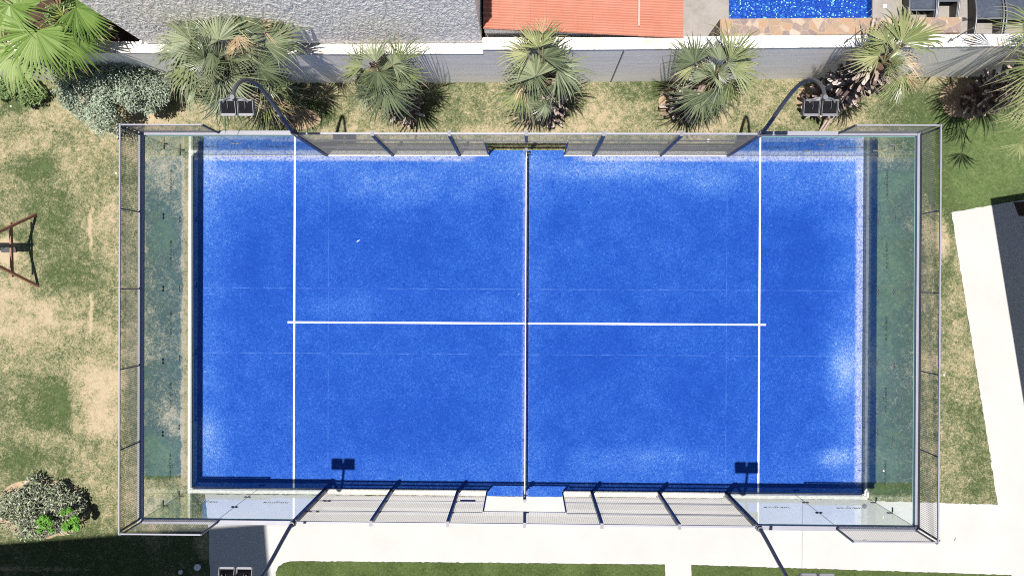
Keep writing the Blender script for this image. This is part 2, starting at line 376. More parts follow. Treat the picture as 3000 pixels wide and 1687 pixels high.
# ------------------------------------------------------------------ mesh helpers
class MB:
    def __init__(s): s.v = []; s.f = []; s.mi = []; s.att = None; s.cur = 0
    def add(s, vs_, fs):
        b = len(s.v); s.v += [tuple(p) for p in vs_]
        for f in fs: s.f.append([b + i for i in f]); s.mi.append(s.cur)
    def box(s, x0, y0, z0, x1, y1, z1):
        s.add([(x0, y0, z0), (x1, y0, z0), (x1, y1, z0), (x0, y1, z0), (x0, y0, z1), (x1, y0, z1), (x1, y1, z1), (x0, y1, z1)],
              [(0, 3, 2, 1), (4, 5, 6, 7), (0, 1, 5, 4), (1, 2, 6, 5), (2, 3, 7, 6), (3, 0, 4, 7)])
    def bar(s, a, b, w_, h_, up=(0, 0, 1)):
        a = Vector(a); b = Vector(b); d = (b - a).normalized(); u = Vector(up)
        if abs(d.dot(u)) > .99: u = Vector((0, 1, 0))
        x = d.cross(u).normalized(); y = x.cross(d).normalized(); q = []
        for p in (a, b):
            for i, j in ((-1, -1), (1, -1), (1, 1), (-1, 1)): q.append(p + x * (w_ / 2 * i) + y * (h_ / 2 * j))
        s.add(q, [(0, 1, 2, 3), (7, 6, 5, 4), (0, 4, 5, 1), (1, 5, 6, 2), (2, 6, 7, 3), (3, 7, 4, 0)])
    def prism(s, poly, z0, z1):
        n = len(poly); q = [(p[0], p[1], z0) for p in poly] + [(p[0], p[1], z1) for p in poly]
        s.add(q, [tuple(range(n))[::-1], tuple(range(n, 2 * n))] + [(i, (i + 1) % n, n + (i + 1) % n, n + i) for i in range(n)])
    def sheet(s, poly, z):
        s.add([(p[0], p[1], z) for p in poly], [tuple(range(len(poly)))])
    def tube(s, pts, rad, n=8, cap=True):
        pts = [Vector(p) for p in pts]; k = len(pts); rad = rad if isinstance(rad, (list, tuple)) else [rad] * k
        q = []; prev = None
        for i, p in enumerate(pts):
            d = (pts[min(i + 1, k - 1)] - pts[max(i - 1, 0)]).normalized()
            if prev is None: x = d.orthogonal().normalized()
            else: x = (prev - d * prev.dot(d)).normalized()
            prev = x; y = d.cross(x)
            for j in range(n):
                a = 2 * math.pi * j / n; q.append(p + (x * math.cos(a) + y * math.sin(a)) * rad[i])
        f = [(i * n + j, i * n + (j + 1) % n, (i + 1) * n + (j + 1) % n, (i + 1) * n + j) for i in range(k - 1) for j in range(n)]
        if cap: f += [tuple(range(n))[::-1], tuple(range((k - 1) * n, k * n))]
        s.add(q, f)
    def disc(s, c, r, z0, z1, n=20, r2=None):
        s.tube([(c[0], c[1], z0), (c[0], c[1], z1)], [r, r2 if r2 else r], n)
    def mesh(s, name, mats, smooth=False):
        me = bpy.data.meshes.new(name); me.from_pydata(s.v, [], s.f)
        for m in (mats if isinstance(mats, list) else [mats]): me.materials.append(m)
        if isinstance(mats, list): me.polygons.foreach_set('material_index', s.mi)
        if smooth: me.polygons.foreach_set('use_smooth', [True] * len(me.polygons))
        if s.att:
            a = me.attributes.new('tip', 'FLOAT', 'POINT'); a.data.foreach_set('value', s.att)
        me.update(); return me
    def build(s, name, mats, parent=None, smooth=False, bevel=0):
        o = bpy.data.objects.new(name, s.mesh(name, mats, smooth)); col.objects.link(o)
        if parent: 
            o.parent = parent; o.matrix_parent_inverse = Matrix.Identity(4)
            w0 = world_loc(parent)
            o.location = -w0 if not parent.get('_rot') else (0, 0, 0)
        if bevel:
            b = o.modifiers.new('bevel', 'BEVEL'); b.width = bevel; b.segments = 2; b.limit_method = 'ANGLE'
        return o
def world_loc(o):
    l = Vector(o.location)
    while o.parent: o = o.parent; l += Vector(o.location)
    return l
def tag(o, label, cat, group=None, kind=None):
    if label: o['label'] = label
    if cat: o['category'] = cat
    if group: o['group'] = group
    if kind: o['kind'] = kind
    return o
def thing(name, label, cat, loc=(0, 0, 0), group=None):
    o = bpy.data.objects.new(name, None); col.objects.link(o); o.location = loc; o.empty_display_size = .2
    return tag(o, label, cat, group)
def struct(mb, name, m, label=None):
    o = mb.build(name, m); o['kind'] = 'structure'
    if label: o['label'] = label
    return o
def rough(poly, amp=.018, step=.10, seed=3, lim=18):
    r_ = random.Random(seed); out = []
    n = len(poly)
    for i in range(n):
        a, b = Vector(poly[i]), Vector(poly[(i + 1) % n]); L = (b - a).length
        out.append(tuple(a))
        if abs(a.x) > lim or abs(b.x) > lim or L < step * 2: continue
        k = int(L / step); d = (b - a) / k; nn = Vector((-d.y, d.x)).normalized()
        for q in range(1, k): out.append(tuple(a + d * q + nn * r_.gauss(0, amp * .5)))
    return out
PX = lambda pts, z=0: [tuple(P(u, v, z)[:2]) for u, v in pts]

# ------------------------------------------------------------------ ground, carpet, paving
g = MB(); g.sheet([(-150, -150), (150, -150), (150, 150), (-150, 150)], 0.0)
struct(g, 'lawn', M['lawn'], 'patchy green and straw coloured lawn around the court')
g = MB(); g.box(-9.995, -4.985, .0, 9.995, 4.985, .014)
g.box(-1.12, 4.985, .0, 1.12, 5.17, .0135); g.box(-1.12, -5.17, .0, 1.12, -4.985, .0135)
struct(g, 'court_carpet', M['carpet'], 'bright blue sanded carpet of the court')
g = MB(); zl = .018
for sx in (-1, 1): g.box(sx * 6.95 - .026, -4.98, .015, sx * 6.95 + .026, 4.98, zl)
g.box(-7.15, -.026, .0151, -6.978, .026, zl + .0003); g.box(6.978, -.026, .0151, 7.15, .026, zl + .0003)
g.box(-6.922, -.026, .0151, 6.922, .026, zl + .0003)
struct(g, 'court_lines', M['line'], 'white service lines and centre line on the blue carpet')
g = MB()
g.box(-10.16, -5.16, -.05, -10.0, 5.16, .03); g.box(10.0, -5.16, -.05, 10.16, 5.16, .03)
for s_ in (-1, 1):
    y0, y1 = sorted((s_ * 4.99, s_ * 5.16))
    g.box(-9.998, y0, -.05, -1.122, y1, .03); g.box(1.122, y0, -.05, 9.998, y1, .03)
struct(g, 'court_kerb', M['kerb'], 'pale concrete kerb round the court')
pv = [(-9.2, -5.165)] and PX([(601, 1446), (612, 1560), (616, 1690)]) + [(-9.38, -16), (30, -16)]
a, b = P(2787, 622), P(2903, 602); d = (b - a); e = a + d * 14
pv += [(e.x, e.y)] + PX([(2903, 602), (2787, 622), (2923, 1477), (2548, 1466)]) + [(10.17, -5.165)]
pv = rough(pv); g = MB(); g.sheet(pv, .008); struct(g, 'paving', M['paving'], 'pale concrete paving below and beside the court')
g = MB()
cor = [(805, 1700), (808, 1675), (815, 1658), (830, 1648), (850, 1643), (880, 1642), (1948, 1652), (1950, 1700)]
pts = PX(cor); pts[0] = (pts[0][0], -9); pts[-1] = (pts[-1][0], -9); g.prism(rough(pts, .012, .08), .0, .028)
struct(g, 'trimmed_turf', M['turf'], 'trimmed green turf panel with a rounded corner below the court')
g = MB(); pts = PX([(2025, 1700), (2025, 1653), (2962, 1683), (2964, 1700)]); pts[0] = (pts[0][0], -9); pts[-1] = (pts[-1][0] + .1, -9)
g.prism(rough(pts, .012, .08), .0, .028); struct(g, 'trimmed_turf', M['turf'], 'trimmed green turf panel to the right of the paving gap')
g = MB(); rnd = random.Random(4)
def blobpoly(u, v, ru, rv, n=26, j=.08):
    return PX([(u + ru * math.cos(2 * math.pi * i / n) * (1 + rnd.uniform(-j, j)), v + rv * math.sin(2 * math.pi * i / n) * (1 + rnd.uniform(-j, j))) for i in range(n)])
for i, (u, v, ru, rv) in enumerate(((1190, 328, 34, 48), (1575, 345, 70, 26), (1962, 300, 34, 42), (2372, 292, 38, 40), (2830, 292, 78, 58), (880, 350, 60, 30))):
    g = MB(); g.sheet(blobpoly(u, v, ru, rv), .005 + i * .0003); struct(g, 'bare_soil', M['soil'], 'ring of bare sandy soil round a palm foot')
g = MB(); g.sheet(blobpoly(124, 1488, 142, 86, 40, .05), .006); struct(g, 'planting_bed', M['soil'], 'rounded bed of sandy soil under the dark shrub')
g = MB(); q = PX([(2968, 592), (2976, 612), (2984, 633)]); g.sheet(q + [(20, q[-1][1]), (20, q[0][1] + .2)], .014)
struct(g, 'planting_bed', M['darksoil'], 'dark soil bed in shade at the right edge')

# ------------------------------------------------------------------ court enclosure
T = 0.012
enc = thing('court_enclosure', 'glass and wire mesh walls enclosing the blue court', 'enclosure')
def pane(x0, y0, x1, y1, z0, z1):
    g = MB()
    if abs(x1 - x0) < .001: g.box(x0 - T / 2, min(y0, y1) + .003, z0, x0 + T / 2, max(y0, y1) - .003, z1); side = (0, 1)
    else: g.box(min(x0, x1) + .003, y0 - T / 2, z0, max(x0, x1) - .003, y0 + T / 2, z1); side = (1, 0)
    me = g.mesh('glass_pane', [M['glass'], M['glassedge']])
    for p in me.polygons:
        n = p.normal; big = abs(n.x) > .5 if side == (0, 1) else abs(n.y) > .5
        p.material_index = 0 if big else 1
    o = bpy.data.objects.new('glass_pane', me); col.objects.link(o); o.parent = enc; return o
GLY = {'A': [((0, 0), (.5, 1)), ((.5, 1), (1, 0))], 'V': [((0, 1), (.5, 0)), ((.5, 0), (1, 1))], 'I': [((.5, 0), (.5, 1))], 'T': [((0, 1), (1, 1)), ((.5, 0), (.5, 1))],
       'N': [((0, 0), (0, 1)), ((0, 1), (1, 0)), ((1, 0), (1, 1))], 'L': [((0, 1), (0, 0)), ((0, 0), (.9, 0))], 'E': [((0, 0), (0, 1)), ((0, 1), (1, 1)), ((0, .5), (.8, .5)), ((0, 0), (1, 0))]}
def lettering(p, origin, dx, nrm):
    g = MB(); dx = Vector(dx); up = Vector((0, 0, 1)); o = Vector(origin) + Vector(nrm) * (T / 2 + .003)
    x = -.36
    for ch in 'TAVNIAVTIE':
        for a_, b_ in GLY[ch]:
            pa = o + dx * (x + a_[0] * .036) + up * (a_[1] * .11); pb = o + dx * (x + b_[0] * .036) + up * (b_[1] * .11)
            g.bar(pa, pb, .011, .003, nrm)
        x += .062
    for k in range(3):
        pa = o + dx * (x + .0) + up * (.02 + k * .035); g.bar(pa, pa + dx * .09, .014, .003, nrm)
    for sgn in (-1, 1): g.bar(o + dx * (-.02 + sgn * .045) + up * -.05, o + dx * -.02 + up * -.11, .011, .003, nrm)
    g.build('lettering', M['decal'], p)
panes = {}
for sx in (-1, 1):
    for i in range(5):
        y0 = -5 + 2 * i; p = pane(sx * 10, y0, sx * 10, y0 + 2, .03, 2.92)
        lettering(p, (sx * 10, y0 + 1, 1.42), (0, -sx, 0), (-sx, 0, 0))
        if i < 4:
            for z in (.95, 1.9):
                g = MB()
                for off in (-.05, .05): g.box(sx * 10 - .022, y0 + 2 + off - .022, z - .016, sx * 10 + .022, y0 + 2 + off + .022, z + .016)
                g.box(sx * 10 - .009, y0 + 1.91, z - .009, sx * 10 + .009, y0 + 2.09, z + .009)
                g.build('glass_clamp', M['clip'], p)
    for sy in (-1, 1):
        for i, (xa, xb) in enumerate(((10, 8), (8, 6))):
            p = pane(sx * xa, sy * 5, sx * xb, sy * 5, .03, 2.92)
            lettering(p, (sx * (xa - 1), sy * 5, 1.42), (sy, 0, 0), (0, -sy, 0))
            for z in (.95, 1.9):
                g = MB(); xx = sx * 8
                if i == 0:
                    for off in (-.05, .05): g.box(xx + off - .022, sy * 5 - .022, z - .016, xx + off + .022, sy * 5 + .022, z + .016)
                    g.box(xx - .1, sy * 5 - .011, z - .011, xx + .1, sy * 5 + .011, z + .011)
                    g.build('glass_clamp', M['clip'], p)
                    g = MB(); cx, cy = sx * 9.985, sy * 4.985
                    g.box(min(cx, cx - sx * .15), cy - .011, z - .02, max(cx, cx - sx * .14), cy + .011, z + .02)
                    g.box(cx - .011, min(cy - sy * .02, cy - sy * .15), z - .02, cx + .011, max(cy - sy * .02, cy - sy * .15), z + .02)
                    g.build('corner_clamp', M['clip'], p)
# steel: bottom channel, head beams, posts, rails
def wiregrid(o, dx, length, z0, z1, step=.05, r=.0032, slant=0.0):
    """welded wire panel: o = start point, dx = unit direction"""
    g = MB(); o = Vector(o); dx = Vector(dx); up = Vector((0, 0, 1)); nx = dx.cross(up)
    n = int(round(length / step))
    for i in range(n + 1):
        a_ = o + dx * (i * length / n); g.bar(a_ + up * z0, a_ + up * z1, r, r, dx)
    m = int(round((z1 - z0) / step))
    for j in range(m + 1):
        z = z0 + j * (z1 - z0) / m; a_ = o + up * z + nx * (r * 1.05); g.bar(a_, a_ + dx * length, r, r)
    return g
for sx in (-1, 1):
    X = sx * 10.06
    g = MB(); x0, x1 = sorted((sx * 10.007, sx * 10.055)); g.box(x0, -4.99, .03, x1, 4.99, .09); g.build('bottom_channel', M['steel'], enc)
    g = MB(); x0, x1 = sorted((sx * 10.008, sx * 10.125)); g.box(x0, -5.13, 2.90, x1, 5.13, 3.03); g.build('head_beam', M['beam'], enc, bevel=.006)
    wiregrid((sx * 10.065, -5.04, 0), (0, 1, 0), 10.08, 3.035, 3.98, r=.005).build('wire_panel', M['wire'], enc)
    g = MB(); g.bar((sx * 10.065, -5.09, 3.99), (sx * 10.065, 5.09, 3.99), .035, .035); g.build('top_rail', M['beam'], enc)
    for y in (-3, -1, 1, 3):
        g = MB(); g.bar((sx * 10.085, y, 3.03), (sx * 10.085, y, 3.97), .028, .028); g.build('mesh_post', M['post'], enc)
    for sy in (-1, 1):
        for dx_, dy_ in ((0, -.02), (-.06, .05)):
            g = MB(); g.bar((sx * (10.09 + dx_), sy * (5.04 + dy_), 3.03), (sx * (10.09 + dx_), sy * (5.04 + dy_), 4.01), .035, .035); g.build('mesh_post', M['post'], enc)
for sy in (-1, 1):
    for sx in (-1, 1):
        g = MB(); y0, y1 = sorted((sy * 5.007, sy * 5.05)); x0, x1 = sorted((sx * 6.07, sx * 9.99)); g.box(x0, y0, .03, x1, y1, .09); g.build('bottom_channel', M['beam'], enc)
        g = MB(); y0, y1 = sorted((sy * 5.008, sy * 5.125)); x0, x1 = sorted((sx * 8.002, sx * 10.004)); g.box(x0, y0, 2.90, x1, y1, 3.028); g.build('head_beam', M['beam'], enc, bevel=.006)
        g = MB(); x0, x1 = sorted((sx * 6.065, sx * 7.998)); g.box(x0, y0, 2.90, x1, y1, 3.028); g.build('head_beam', M['beam'], enc, bevel=.006)
        wiregrid((sx * 8.03 if sx < 0 else 8.03, sy * 5.065, 0), (sx, 0, 0), 2.0, 3.035, 3.98).build('wire_panel', M['wire'], enc)
        g = MB(); g.bar((sx * 8.0, sy * 5.065, 3.99), (sx * 10.04, sy * 5.065, 3.99), .035, .035); g.build('top_rail', M['beam'], enc)
        g = MB(); g.bar((sx * 8.01, sy * 5.065, 3.03), (sx * 8.01, sy * 5.065, 4.01), .04, .04); g.build('mesh_post', M['post'], enc)
    # fence of wire mesh between the glass corners
    for x in (-6, -4, -2, 2, 4, 6):
        g = MB(); y0, y1 = sorted((sy * 4.99, sy * 5.1)); wd = .055 if abs(x) == 6 else .04
        g.box(x - wd, y0, .0, x + wd, y1, 3.0); g.build('post', M['post'], enc)
        g = MB(); y0, y1 = sorted((sy * 5.0, sy * 5.135)); g.box(x - .042, y0, 3.001, x + .042, y1, 3.015); g.build('post_cap', M['cap_steel'], enc)
        g = MB(); g.box(x - .09, *sorted((sy * 5.1, sy * 5.16))[0:1], .03, x + .09, sorted((sy * 5.1, sy * 5.16))[1], .045); g.build('foot_plate', M['beam'], enc)
    g = MB(); y0, y1 = sorted((sy * 5.0, sy * 5.09)); g.box(-.04, y0, 2.04, .04, y1, 3.0); g.build('post', M['post'], enc)
    g = MB(); y0, y1 = sorted((sy * 5.0, sy * 5.135)); g.box(-.042, y0, 3.001, .042, y1, 3.015); g.build('post_cap', M['cap_steel'], enc)
    segs = [(-5.94, -4.05), (-3.95, -2.05), (2.05, 3.95), (4.05, 5.94)]
    for a_, b_ in segs: 
        wiregrid((a_, sy * 5.02, 0), (1, 0, 0), b_ - a_, .05, 2.97).build('wire_panel', M['wire'], enc)
    for a_, b_ in ((-1.95, -1.13), (1.13, 1.95)):
        wiregrid((a_, sy * 5.02, 0), (1, 0, 0), b_ - a_, .05, 2.97).build('wire_panel', M['wire'], enc)
    for a_, b_ in ((-1.13, -.05), (.05, 1.13)): wiregrid((a_, sy * 5.02, 0), (1, 0, 0), b_ - a_, 2.03, 2.97).build('wire_panel', M['wire'], enc)
    for x in (-1.13, 1.13):
        g = MB(); g.bar((x, sy * 5.035, .03), (x, sy * 5.035, 2.0), .04, .04); g.build('gate_jamb', M['post'], enc)
    g = MB(); g.bar((-1.15, sy * 5.035, 2.02), (1.15, sy * 5.035, 2.02), .04, .04); g.build('lintel', M['beam'], enc)
    for z in (1.0, 2.0):
        for a_, b_ in ((-5.94, -4.045), (-3.955, -2.045), (-1.955, -1.155), (1.155, 1.955), (2.045, 3.955), (4.045, 5.94)):
            g = MB(); g.bar((a_, sy * 5.07, z), (b_, sy * 5.07, z), .04, .04); g.build('rail', M['steel'], enc)
    g = MB(); g.bar((-5.94, sy * 5.055, 2.985), (5.94, sy * 5.055, 2.985), .05, .05); g.build('top_rail', M['beam'], enc)
# small blue plate on the near fence
g = MB(); x = -1.62; g.box(x - .22, -5.0, 1.05, x + .22, -4.985, 1.17); o = g.build('name_plate', M['blueplate'])
tag(o, 'small blank blue plate hung on the lower mesh fence left of the gap', 'plate')

# ------------------------------------------------------------------ net
net = thing('net', 'black net with a white top band across the middle of the blue court', 'net')
g = MB(); n = 60
def nz(y): return .905 + .06 * abs(y) / 5
for i in range(n):
    y0, y1 = -4.93 + 9.86 * i / n, -4.93 + 9.86 * (i + 1) / n
    g.bar((0, y0, nz(y0)), (0, y1, nz(y1)), .028, .05)
g.build('top_band', M['tape'], net)
g = MB()
for i in range(int(9.8 / .045) + 1):
    y = -4.9 + i * .045; g.bar((0, y, .04), (0, y, nz(y) - .03), .003, .003)
for j in range(20): g.bar((.003, -4.9, .04 + j * .044), (.003, 4.9, .04 + j * .044), .003, .003)
g.build('netting', M['black'], net)
for sy in (-1, 1):
    g = MB(); g.disc((0, sy * 5.0), .045, .014, 1.03, 16); g.disc((0, sy * 5.0), .05, 1.03, 1.05, 16); 
    g.box(-.02, min(sy * 4.94, sy * 5.0), .94, .02, max(sy * 4.94, sy * 5.0), 1.0)
    p_ = g.build('net_post', M['post'], net)
    g = MB(); g.tube([(.045, sy * 4.97, .62), (.10, sy * 4.97, .62), (.10, sy * 4.97, .52)], .012, 8); g.build('crank', M['galv'], p_)
g = MB(); g.box(-.012, -.026, .02, .012, .026, .93); g.build('centre_strap', M['tape'], net)

# ------------------------------------------------------------------ floodlight masts
def tilt(g, cy, cz, sy, a=R(14)):
    c_, s_ = math.cos(a), math.sin(a) * sy
    g.v = [(x, cy + (y - cy) * c_ - (z - cz) * s_, cz + (y - cy) * s_ + (z - cz) * c_) for x, y, z in g.v]
def mast(sx, sy, lab, dark=False):
    t = thing('floodlight_mast', lab, 'floodlight', (sx * 6.03, sy * 5.08, 3.0), 'floodlight masts on the enclosure posts')
    X = sx * 6.03
    prof = [(5.07, 3.0), (5.10, 3.3), (5.24, 3.9), (5.42, 4.6), (5.56, 5.3), (5.60, 5.8), (5.54, 6.3), (5.38, 6.7), (5.16, 6.98), (4.98, 7.08)]
    pts = []
    for i in range(len(prof) - 1):
        p0 = prof[max(i - 1, 0)]; p1 = prof[i]; p2 = prof[i + 1]; p3 = prof[min(i + 2, len(prof) - 1)]
        for k in range(4):
            u = k / 4; f = lambda a, b, c, d: .5 * (2 * b + (c - a) * u + (2 * a - 5 * b + 4 * c - d) * u * u + (-a + 3 * b - 3 * c + d) * u ** 3)
            pts.append((X, sy * f(p0[0], p1[0], p2[0], p3[0]), f(p0[1], p1[1], p2[1], p3[1])))
    pts.append((X, sy * prof[-1][0], prof[-1][1]))
    g = MB(); g.tube(pts, [.052 - .014 * i / len(pts) for i in range(len(pts))], 14); g.build('pole', M['mast'], t, True)
    g = MB(); g.disc((X, sy * 5.07), .085, 3.03, 3.06, 18); g.disc((X, sy * 5.07), .072, 3.06, 3.16, 18); g.build('base_collar', M['mast'], t)
    g = MB(); yb = sy * 4.96
    g.disc((X, yb), .05, 6.98, 7.12, 12)
    g.tube([(X - .26, sy * 4.90, 6.93), (X - .20, sy * 4.95, 6.99), (X - .08, sy * 4.97, 7.03), (X + .08, sy * 4.97, 7.03), (X + .20, sy * 4.95, 6.99), (X + .26, sy * 4.90, 6.93)], .02, 8)
    g.build('bracket', M['alu'], t)
    for k in (-1, 1):
        cx = X + k * .185; cy = sy * (4.81 if sy > 0 else 4.93)
        h = MB(); h.box(cx - .165, cy - .155, 6.77, cx + .165, cy + .155, 6.86)          # flat head
        for a_ in (-1, 1): h.box(cx + a_ * .160 - .005, cy - .155, 6.861, cx + a_ * .160 + .005, cy + .155, 6.90)
        h.box(cx - .147, cy + sy * .15 - .012, 6.861, cx + .147, cy + sy * .15 + .012, 6.92)
        h.box(cx - .147, cy - sy * .145 - .022, 6.861, cx + .147, cy - sy * .145 + .022, 6.90)
        tilt(h, cy, 6.85, sy); hd = h.build('lamp_head', M['alu'], t)
        f_ = MB(); f_.box(cx - .145, cy - .115, 6.862, cx + .145, cy + .13, 6.868)
        for q in range(11): 
            yy = cy - .11 + q * .022; f_.box(cx - .143, yy, 6.869, cx + .143, yy + .006, 6.90)
        tilt(f_, cy, 6.85, sy); f_.build('cooling_fins', M['fins'], hd)
        f_ = MB(); f_.tube([(cx, cy + sy * .13, 6.93), (cx + .01, cy, 6.925), (cx, cy - sy * .04, 6.91)], .005, 6); f_.build('cable', M['alu'], hd)
    return t
mast(-1, 1, 'curved dark floodlight mast arching over the large grey-green palm, upper left corner')
mast(1, 1, 'curved dark floodlight mast arching beside the leaning palm trunk, upper right corner')
mast(-1, -1, 'curved grey floodlight mast whose twin heads hang over the shaded paving, lower left')
mast(1, -1, 'curved grey floodlight mast whose twin heads hang over the trimmed turf, lower right')

# ------------------------------------------------------------------ boundary wall
def wall_y(x):
    pts = [(-30, 7.35), (-12.3, 7.24), (-6, 7.18), (2, 7.2), (7.2, 7.285), (12.4, 7.35), (30, 7.58)]
    for (xa, ya), (xb, yb) in zip(pts, pts[1:]):
        if x <= xb: return ya + (yb - ya) * (x - xa) / (xb - xa)
bw = thing('boundary_wall', 'long grey rendered boundary wall with a white top behind the palms', 'wall', (0, 7.2, 0))
XS = P(1415, 158, 2.8).x
xl = [-22 + i * (XS + 22) / 14 for i in range(15)]; xr = [XS + i * (22 - XS) / 16 for i in range(17)]
def strip(xs, zf, th, rise):
    a_ = [(x, wall_y(x)) for x in xs]; fr = MB()
    n_ = len(xs); v = []
    for x, y in a_: v += [(x, y, -.2), (x, y, zf(x) - rise), (x, y + th, zf(x) - rise), (x, y + th, -.2)]
    f = []
    for i in range(n_ - 1):
        for k in range(4): f.append((4 * i + k, 4 * i + 4 + k, 4 * i + 4 + (k + 1) % 4, 4 * i + (k + 1) % 4))
    f += [(0, 1, 2, 3), (4 * n_ - 1, 4 * n_ - 2, 4 * n_ - 3, 4 * n_ - 4)]
    fr.add(v, f); return fr
strip(xl, lambda x: 2.80, .26, .06).build('rendered_wall', M['wall'], bw)
strip(xr, lambda x: 3.15 - .022 * max(0, x), .29, .06).build('rendered_wall', M['wall'], bw)
def capstrip(xs, zf, th):
    c = MB(); v = []
    for x in xs:
        y = wall_y(x) + rnd.uniform(-.004, .004); z = zf(x)
        v += [(x, y - .012, z - .059), (x, y - .012, z), (x, y + th, z + .004), (x, y + th, z - .059)]
    n_ = len(xs); f = []
    for i in range(n_ - 1):
        for k in range(4): f.append((4 * i + k, 4 * i + 4 + k, 4 * i + 4 + (k + 1) % 4, 4 * i + (k + 1) % 4))
    f += [(0, 1, 2, 3), (4 * n_ - 1, 4 * n_ - 2, 4 * n_ - 3, 4 * n_ - 4)]
    c.add(v, f); return c
capstrip(xl, lambda x: 2.80, .28).build('wall_top', M['cap'], bw)
capstrip(xr, lambda x: 3.15 - .022 * max(0, x), .30).build('wall_top', M['cap'], bw)
a = P(1789, 240, 0); x = a.x; y = wall_y(x)
g = MB(); g.box(x - .018, y - .012, 0, x + .005, y - .001, 3.0); g.build('expansion_joint', M['clip'], bw)
g = MB(); g.box(x + .0055, y - .010, 0, x + .022, y - .001, 3.0); g.build('joint_filler', M['tape'], bw)

# ------------------------------------------------------------------ buildings behind the wall
yb = P(1250, 128, 2.85).y
st = thing('stucco_building', 'tall building clad in rough pale grey stucco behind the wall, upper left', 'building', (-6, yb, 0))
xa = P(420, 115, 3.0).x; xb = P(1412, 88, 3.0).x
g = MB(); g.box(xa, yb, 2.9, xb, yb + 12, 7.0); g.build('wall', M['stucco'], st)
g = MB(); g.box(xa - .01, yb - .01, 7.001, xb + .01, yb + 12.0, 7.12); g.build('roof', M['roofing'], st)
g = MB(); g.box(xa + .7, yb + .12, 0, xb - .02, yb + 11.9, 2.898); g.build('lower_wall', M['brownwall'], st)
g = MB(); x = P(423, 120, 2.7).x; g.box(x - .03, yb + .0, 0, x + .04, yb + .07, 2.9); g.build('porch_post', M['cap'], st)
# low stucco house with a clay tile roof
XL, XR = P(1415, 82, 3.85).x, P(2003, 113, 3.12).x
YF = (P(1415, 82, 3.85).y + P(2003, 113, 3.12).y) / 2
th_ = thing('tiled_house', 'house with a bright orange clay tile roof beside the stucco building', 'house', (XL + 2, YF, 0))
g = MB(); ys = YF + .10
g.add([(XL + .01, ys, 0), (XR - .3, ys, 0), (XR - .3, ys, 3.02), (XL + .01, ys, 3.70), (XL + .01, ys + 6, 0), (XR - .3, ys + 6, 0), (XR - .3, ys + 6, 3.02), (XL + .01, ys + 6, 3.70)],
      [(0, 1, 2, 3), (7, 6, 5, 4), (1, 5, 6, 2), (0, 3, 7, 4), (3, 2, 6, 7), (0, 4, 5, 1)])
g.build('wall', M['stucco'], th_)
g = MB(); per = .132; ny = int(3.4 / per * 8); nxt = int((XR - XL) / .41) + 1
def rz(x): return 3.80 + (3.07 - 3.80) * (x - XL) / (XR - XL)
cols_ = []
for i in range(nxt):
    x0 = XL + (XR - XL) * i / nxt; x1 = XL + (XR - XL) * (i + 1) / nxt
    cols_ += [(x0, rz(x0) + .0), (x1 - .002, rz(x1) + .016)]
V = []; rr = random.Random(2)
jit = {}
for ci, (x, z) in enumerate(cols_):
    for j in range(ny + 1):
        y = YF + j * per / 8; ph = 2 * math.pi * j / 8
        k_ = (ci // 2, j // 8); jit.setdefault(k_, rr.uniform(-.0025, .0025))
        V.append((x + (jit[k_] * 1.5), y, z + .030 * math.cos(ph) + jit[k_] * .6))
F = [(i * (ny + 1) + j, (i + 1) * (ny + 1) + j, (i + 1) * (ny + 1) + j + 1, i * (ny + 1) + j + 1) for i in range(len(cols_) - 1) for j in range(ny)]
nv = len(V)
for ci in range(len(cols_)):      # front edge thickness
    x, y, z = V[ci * (ny + 1)]; V.append((x, y, z - .05))
F += [(i * (ny + 1), nv + i, nv + i + 1, (i + 1) * (ny + 1)) for i in range(len(cols_) - 1)]
base = nv; nv2 = len(V); last = (len(cols_) - 1) * (ny + 1)
for j in range(ny + 1): x, y, z = V[last + j]; V.append((x, y, z - .03))
F += [(last + j, nv2 + j, nv2 + j + 1, last + j + 1) for j in range(ny)]
g.add(V, F); rf = g.build('tiled_roof', M['tile'], th_)
g = MB(); x = P(1871, 40, 3.25).x; yy = P(1871, 78, 3.28).y
g.tube([(x, yy, rz(x) + .055), (x + .01, yy + .8, rz(x) + .055), (x, YF + 3.2, rz(x) + .055)], .03, 8); g.build('vent_pipe', simple('pipe_pale', (.36, .25, .22), .7), rf)

# pool terrace
ZD = 1.78; ZP = 1.50; ZS = 3.03
dx0 = XR - .28; px0 = P(2135, 25, ZD).x; px1 = P(2556, 25, ZD).x; py = P(2300, 52, ZD).y
yd = 7.62
g = MB(); g.box(dx0, yd, -.1, px0, 13, ZD); g.box(px1, yd, -.1, 22, 13, ZD); g.box(px0, yd, -.1, px1, py - .3, ZD - .01)
struct(g, 'pool_deck', M['deck'], 'beige stone deck round the pool behind the wall')
g = MB(); g.box(px0, py - .3, 1.0, px1, 13, ZP); g.box(px1 - .012, py - .3, ZP, px1 - .001, 13, ZD - .02)
struct(g, 'pool_basin', M['mosaic'], 'pool floor of small blue and turquoise mosaic tiles')
g = MB(); g.sheet([(px0, py - .29), (px1 - .013, py - .29), (px1 - .013, 12.9), (px0, 12.9)], ZD - .07)
struct(g, 'pool_water', M['water'], 'clear shallow pool water')
sw0 = P(2110, 80, ZS).x; sw1 = P(2815, 80, ZS).x; sy1 = P(2400, 52, ZS).y; sy1l = P(2120, 56, ZS).y
sw = thing('stone_wall', 'broad low wall topped with orange and grey crazy stone beside the pool', 'wall', (8, 7.8, 0))
g = MB(); 
def wy(x): return wall_y(x) + .306
g.prism([(sw0, wy(sw0)), (sw1, wy(sw1)), (sw1, sy1), (sw0, sy1l)], 1.0, ZS); g.build('stone_cladding', M['flag'], sw)

